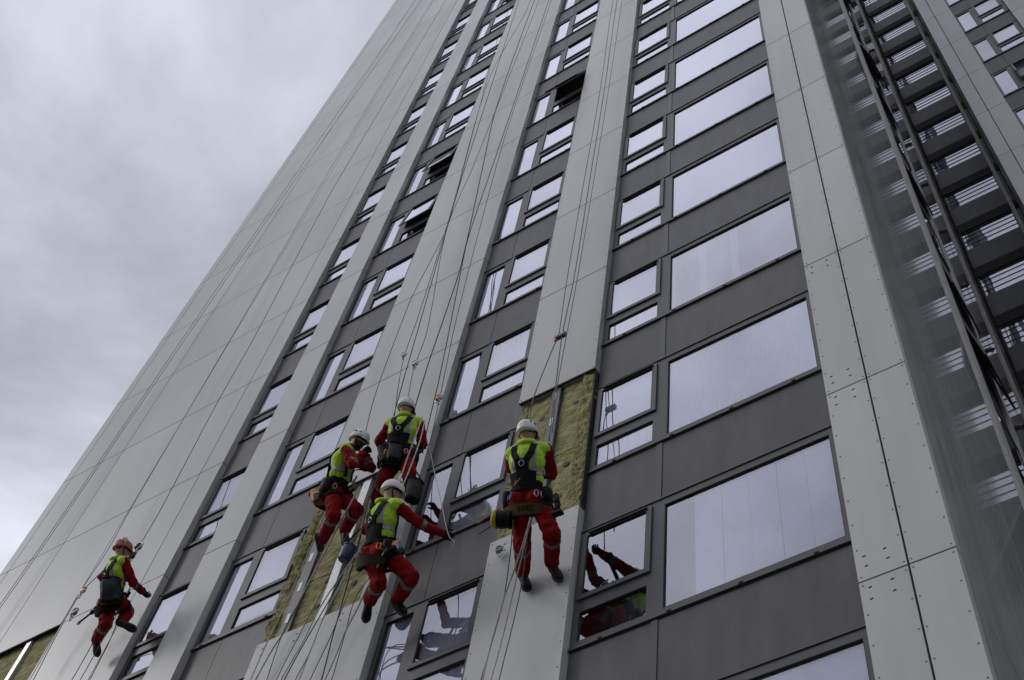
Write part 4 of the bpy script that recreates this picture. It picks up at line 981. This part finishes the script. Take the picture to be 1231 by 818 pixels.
# ------------------------------------------------------------------ ropes
ROPES = [
('thin grey rope nearest the left edge of the wide middle pier', 'rope_grey', 0.0055, [(-1.084,-0.06,64.77),(-1.034,-0.2,35.012),(-0.176,-0.25,22.36),(-0.276,-0.35,19.411),(-0.22,-0.4,18.632),(0.007,-0.55,15.947),(0.292,-0.62,14.109)]),
('dark rope passing left of the topmost worker and left of the reaching worker', 'rope_dark', 0.0065, [(-0.802,-0.06,64.77),(-0.752,-0.2,37.655),(-0.302,-0.25,24.958),(0.15,-0.35,17.932),(0.446,-0.5,15.527),(0.64,-0.6,14.426),(0.805,-0.7,13.508),(0.925,-0.8,12.737),(0.926,-0.75,12.172),(0.654,-0.5,12.043),(0.447,-0.3,11.754),(0.466,-0.3,11.372),(0.516,-0.3,10.721),(0.563,-0.3,9.521),(0.609,-0.5,0.15)]),
('grey rope with the small cam clamp left of the topmost worker', 'rope_grey', 0.0055, [(-0.311,-0.06,64.77),(-0.261,-0.2,35.944),(-0.699,-0.2,31.151),(-0.215,-0.25,22.473),(-0.018,-0.3,18.613),(0.058,-0.35,17.289),(0.369,-0.5,15.909),(0.629,-0.6,14.892)]),
('grey rope with the round clamp above the topmost white helmet', 'rope_grey', 0.0055, [(0.042,-0.06,64.77),(0.092,-0.2,36.095),(-0.067,-0.25,24.674),(-0.174,-0.25,22.115),(0.303,-0.3,17.829),(0.355,-0.35,16.799),(0.601,-0.5,15.734),(0.846,-0.55,14.527)]),
("thick dark rope running behind the topmost worker's right shoulder", 'rope_dark', 0.0075, [(-0.138,-0.06,64.77),(-0.088,-0.2,36.427),(-0.049,-0.22,28.093),(0.211,-0.25,24.34),(0.57,-0.3,19.723),(0.628,-0.35,17.72),(0.678,-0.4,16.514),(0.758,-0.45,15.296),(0.742,-0.42,14.861)]),
('dark rope crossing the thick one and passing right of the topmost worker', 'rope_dark', 0.0065, [(0.377,-0.06,64.77),(0.427,-0.15,35.63),(0.42,-0.2,24.192),(0.463,-0.25,20.966),(0.59,-0.28,19.536),(0.765,-0.3,17.558),(0.901,-0.32,15.962),(1.055,-0.4,14.576),(1.153,-0.45,14.004)]),
('thin rope at the right edge of the middle pier with the orange descender', 'rope_grey', 0.0055, [(0.439,-0.06,64.77),(0.489,-0.12,35.609),(0.4,-0.12,26.502),(0.481,-0.15,23.822),(0.725,-0.2,18.118),(0.924,-0.25,15.856),(1.021,-0.3,15.103),(1.182,-0.4,14.048)]),
('left one of the two white ropes hanging before the topmost worker', 'rope_white', 0.0075, [(1.216,-0.68,14.456),(1.327,-0.78,13.875),(1.278,-0.76,13.449),(1.291,-0.78,12.957),(1.261,-0.8,12.575),(1.031,-0.75,12.112),(0.529,-0.5,12.111),(0.047,-0.25,12.093),(-0.099,-0.2,11.665),(-0.23,-0.2,11.146),(-0.38,-0.2,9.946),(-0.531,-0.5,0.15)]),
('right one of the two white ropes hanging before the topmost worker', 'rope_white', 0.0075, [(1.26,-0.66,14.361),(1.399,-0.76,13.698),(1.404,-0.78,13.212),(1.393,-0.8,12.821),(1.297,-0.78,12.459),(1.069,-0.72,12.054),(0.545,-0.45,12.1),(0.127,-0.22,11.962),(0.066,-0.2,11.38),(-0.006,-0.2,11.046),(-0.137,-0.2,9.846),(-0.267,-0.5,0.15)]),
("light rope falling from the reaching worker's chest over the panel joint", 'rope_white', 0.0085, [(1.353,-0.74,11.911),(1.314,-0.72,11.688),(1.143,-0.6,11.674),(0.911,-0.45,11.616),(0.705,-0.3,11.668),(0.516,-0.2,11.506),(0.488,-0.2,11.152),(0.447,-0.2,10.843),(0.366,-0.2,9.643),(0.285,-0.5,0.15)]),
('thin rope beside the light one below the reaching worker', 'rope_grey', 0.005, [(1.367,-0.65,11.786),(0.826,-0.4,11.921),(0.561,-0.25,11.916),(0.523,-0.2,11.484),(0.546,-0.2,10.799),(0.566,-0.2,9.599),(0.586,-0.5,0.15)]),
('thick pale rope sagging from the front of the worker in profile', 'rope_white', 0.01, [(0.46,-0.62,13.581),(0.351,-0.58,13.38),(0.115,-0.45,13.249),(-0.263,-0.25,12.905),(-0.485,-0.15,12.563),(-0.597,-0.1,12.2),(-0.691,-0.1,11.939),(-0.784,-0.1,11.485),(-0.908,-0.1,10.285),(-1.031,-0.5,0.15)]),
('pale rope hanging at the rough left edge of the bared insulation', 'rope_white', 0.008, [(-0.072,-0.62,14.348),(-0.079,-0.55,13.756),(-0.364,-0.35,13.526),(-0.581,-0.22,13.006),(-0.713,-0.15,12.473),(-0.807,-0.12,12.117),(-0.842,-0.12,11.493),(-0.875,-0.12,10.293),(-0.908,-0.5,0.15)]),
('thin dark rope over the dark rail of the bared insulation', 'rope_dark', 0.005, [(-0.288,-0.2,13.319),(-0.452,-0.15,12.688),(-0.598,-0.12,12.107),(-0.567,-0.12,11.37),(-0.542,-0.12,10.17),(-0.517,-0.5,0.15)]),
('thin rope between the two rails of the bared insulation', 'rope_grey', 0.005, [(0.059,-0.25,13.376),(-0.144,-0.15,12.563),(-0.278,-0.12,12.081),(-0.411,-0.12,11.3),(-0.513,-0.12,10.1),(-0.614,-0.5,0.15)]),
('dark rope crossing the silver rail low on the middle pier', 'rope_dark', 0.006, [(0.324,-0.3,12.864),(0.137,-0.2,12.426),(-0.05,-0.14,12.077),(-0.192,-0.12,11.671),(-0.28,-0.12,11.241),(-0.404,-0.12,10.041),(-0.527,-0.5,0.15)]),
('pale rope running down just right of the silver rail', 'rope_white', 0.007, [(0.371,-0.3,12.912),(0.179,-0.2,12.404),(0.019,-0.14,12.043),(-0.043,-0.12,11.135),(-0.085,-0.12,9.935),(-0.126,-0.5,0.15)]),
('slack rope slanting across the lowest middle pier panel', 'rope_grey', 0.0055, [(0.367,-0.2,12.236),(0.245,-0.14,11.658),(0.125,-0.12,11.06),(0.004,-0.12,9.86),(-0.117,-0.5,0.15)]),
('leftmost rope of the three above the worker at the narrow pier', 'rope_grey', 0.0055, [(2.648,-0.06,64.77),(2.698,-0.25,31.126),(2.788,-0.28,24.985),(2.791,-0.3,20.969),(2.866,-0.4,17.078),(2.973,-0.5,15.201)]),
('middle rope of the three above the worker at the narrow pier', 'rope_grey', 0.0065, [(2.77,-0.06,64.77),(2.82,-0.25,30.902),(2.887,-0.28,24.84),(2.901,-0.3,20.855),(2.983,-0.4,16.846),(3.023,-0.5,15.179),(3.092,-0.55,13.866),(3.161,-0.6,12.69)]),
('rightmost rope of the three above the worker at the narrow pier', 'rope_grey', 0.005, [(2.873,-0.06,64.77),(2.923,-0.2,30.866),(2.937,-0.22,24.916),(2.945,-0.25,20.906),(2.957,-0.3,17.038),(3.003,-0.4,14.987),(3.073,-0.5,13.864),(3.147,-0.55,12.918)]),
('slack rope from the grey pulley down to the helmet at the narrow pier', 'rope_grey', 0.0065, [(2.967,-0.5,15.146),(2.924,-0.5,14.982),(2.878,-0.58,14.167),(2.891,-0.66,13.54),(2.953,-0.72,12.911),(2.992,-0.72,12.428)]),
('leftmost rope hanging below the worker at the narrow pier', 'rope_grey', 0.0055, [(2.978,-0.72,11.339),(2.865,-0.55,11.155),(2.672,-0.3,10.841),(2.585,-0.25,10.34),(2.535,-0.25,9.862),(2.472,-0.25,8.662),(2.409,-0.5,0.15)]),
('pale thick rope hanging from between the legs at the narrow pier', 'rope_white', 0.008, [(3.211,-0.75,11.204),(3.094,-0.65,11.038),(2.912,-0.5,10.893),(2.719,-0.35,10.743),(2.6,-0.28,10.25),(2.58,-0.28,9.814),(2.552,-0.28,8.614),(2.524,-0.5,0.15)]),
('second pale rope hanging between the legs at the narrow pier', 'rope_white', 0.007, [(3.186,-0.72,11.178),(3.014,-0.55,10.95),(2.81,-0.35,10.684),(2.716,-0.28,10.194),(2.674,-0.28,9.772),(2.614,-0.28,8.572),(2.554,-0.5,0.15)]),
('thin rope hanging below the left boot at the narrow pier', 'rope_grey', 0.005, [(3.076,-0.6,11.227),(2.9,-0.35,10.986),(2.799,-0.25,10.564),(2.742,-0.25,9.769),(2.699,-0.25,8.569),(2.656,-0.5,0.15)]),
('taut rope up the plain left wall to the worker in the orange helmet', 'rope_grey', 0.006, [(-4.753,-0.06,64.77),(-4.703,-0.15,49.543),(-4.896,-0.2,29.877),(-4.714,-0.22,24.966),(-4.532,-0.25,21.755),(-4.431,-0.3,19.527),(-4.113,-0.4,16.165),(-3.935,-0.5,15.164),(-3.795,-0.58,14.676)]),
('thin rope passing just left of the orange helmet', 'rope_grey', 0.005, [(-5.813,-0.06,64.77),(-5.763,-0.12,32.944),(-5.606,-0.14,22.819),(-5.415,-0.2,17.185),(-5.158,-0.3,15.887),(-5.229,-0.3,15.143),(-5.345,-0.25,14.793),(-5.386,-0.2,13.457),(-5.404,-0.2,12.257),(-5.422,-0.5,0.15)]),
("left rope of the pair near the tower's outer corner", 'rope_grey', 0.005, [(-7.074,-0.06,64.77),(-7.024,-0.1,49.549),(-7.437,-0.12,33.567),(-7.636,-0.14,24.517),(-7.71,-0.14,19.962),(-7.749,-0.14,18.671),(-7.795,-0.14,17.349),(-7.851,-0.14,16.158),(-7.879,-0.14,14.958),(-7.907,-0.5,0.15)]),
("right rope of the pair near the tower's outer corner", 'rope_grey', 0.005, [(-6.624,-0.06,64.77),(-6.574,-0.1,48.718),(-7.246,-0.12,33.339),(-7.504,-0.14,24.406),(-7.612,-0.14,19.898),(-7.656,-0.14,18.614),(-7.706,-0.14,17.299),(-7.766,-0.14,16.115),(-7.796,-0.14,14.915),(-7.826,-0.5,0.15)]),
('rope dangling left of the worker in the orange helmet past the bared corner', 'rope_grey', 0.006, [(-4.567,-0.5,14.867),(-4.981,-0.4,14.803),(-5.207,-0.3,14.69),(-5.366,-0.2,14.128),(-5.33,-0.18,13.45),(-5.297,-0.18,12.25),(-5.265,-0.5,0.15)]),
('leftmost rope trailing below the boots of the worker in the orange helmet', 'rope_dark', 0.0055, [(-3.773,-0.52,13.756),(-4.028,-0.35,13.331),(-4.22,-0.25,13.154),(-4.292,-0.22,12.949),(-4.501,-0.22,11.749),(-4.709,-0.5,0.15)]),
('middle rope trailing below the boots of the worker in the orange helmet', 'rope_grey', 0.0055, [(-3.544,-0.5,13.612),(-3.833,-0.35,13.298),(-4.026,-0.25,13.064),(-4.095,-0.22,12.86),(-4.298,-0.22,11.66),(-4.501,-0.5,0.15)]),
('rightmost rope trailing below the boots of the worker in the orange helmet', 'rope_dark', 0.0055, [(-3.525,-0.5,13.745),(-3.753,-0.3,13.369),(-3.877,-0.22,13.024),(-3.908,-0.2,12.795),(-3.988,-0.2,11.595),(-4.069,-0.5,0.15)]),
("rope stretched to the reaching worker's outstretched glove", 'rope_white', 0.0055, [(1.015,-0.4,14.604),(1.234,-0.42,14.039),(1.424,-0.42,13.448),(1.644,-0.43,12.8),(1.84,-0.43,12.193),(1.92,-0.43,11.995),(1.983,-0.42,11.902),(1.952,-0.41,11.811)])]

def catmull(P, k_=7):
    P = [Vector(p) for p in P]; out_ = []
    for i in range(len(P)-1):
        p0 = P[max(0,i-1)]; p1 = P[i]; p2 = P[i+1]; p3 = P[min(len(P)-1,i+2)]
        l_ = (p2-p1).length; m1 = (p2-p0); m2 = (p3-p1)
        m1 = m1.normalized()*l_*0.9 if m1.length > 0 else m1; m2 = m2.normalized()*l_*0.9 if m2.length > 0 else m2
        if l_ > 12: m1 = p2-p1; m2 = p2-p1
        for j in range(k_):
            t = j/k_; h1 = 2*t**3-3*t**2+1; h2 = t**3-2*t**2+t; h3 = -2*t**3+3*t**2; h4 = t**3-t**2
            out_.append(p1*h1+m1*h2+p2*h3+m2*h4)
    out_.append(P[-1]); return out_
for lab, mt, rad, pts in ROPES:
    b = MB(); b.tube(catmull(pts), rad, 7); o = b.build('rope', M[mt]); tag(o, lab, 'rope', 'ropes hanging down the tower')
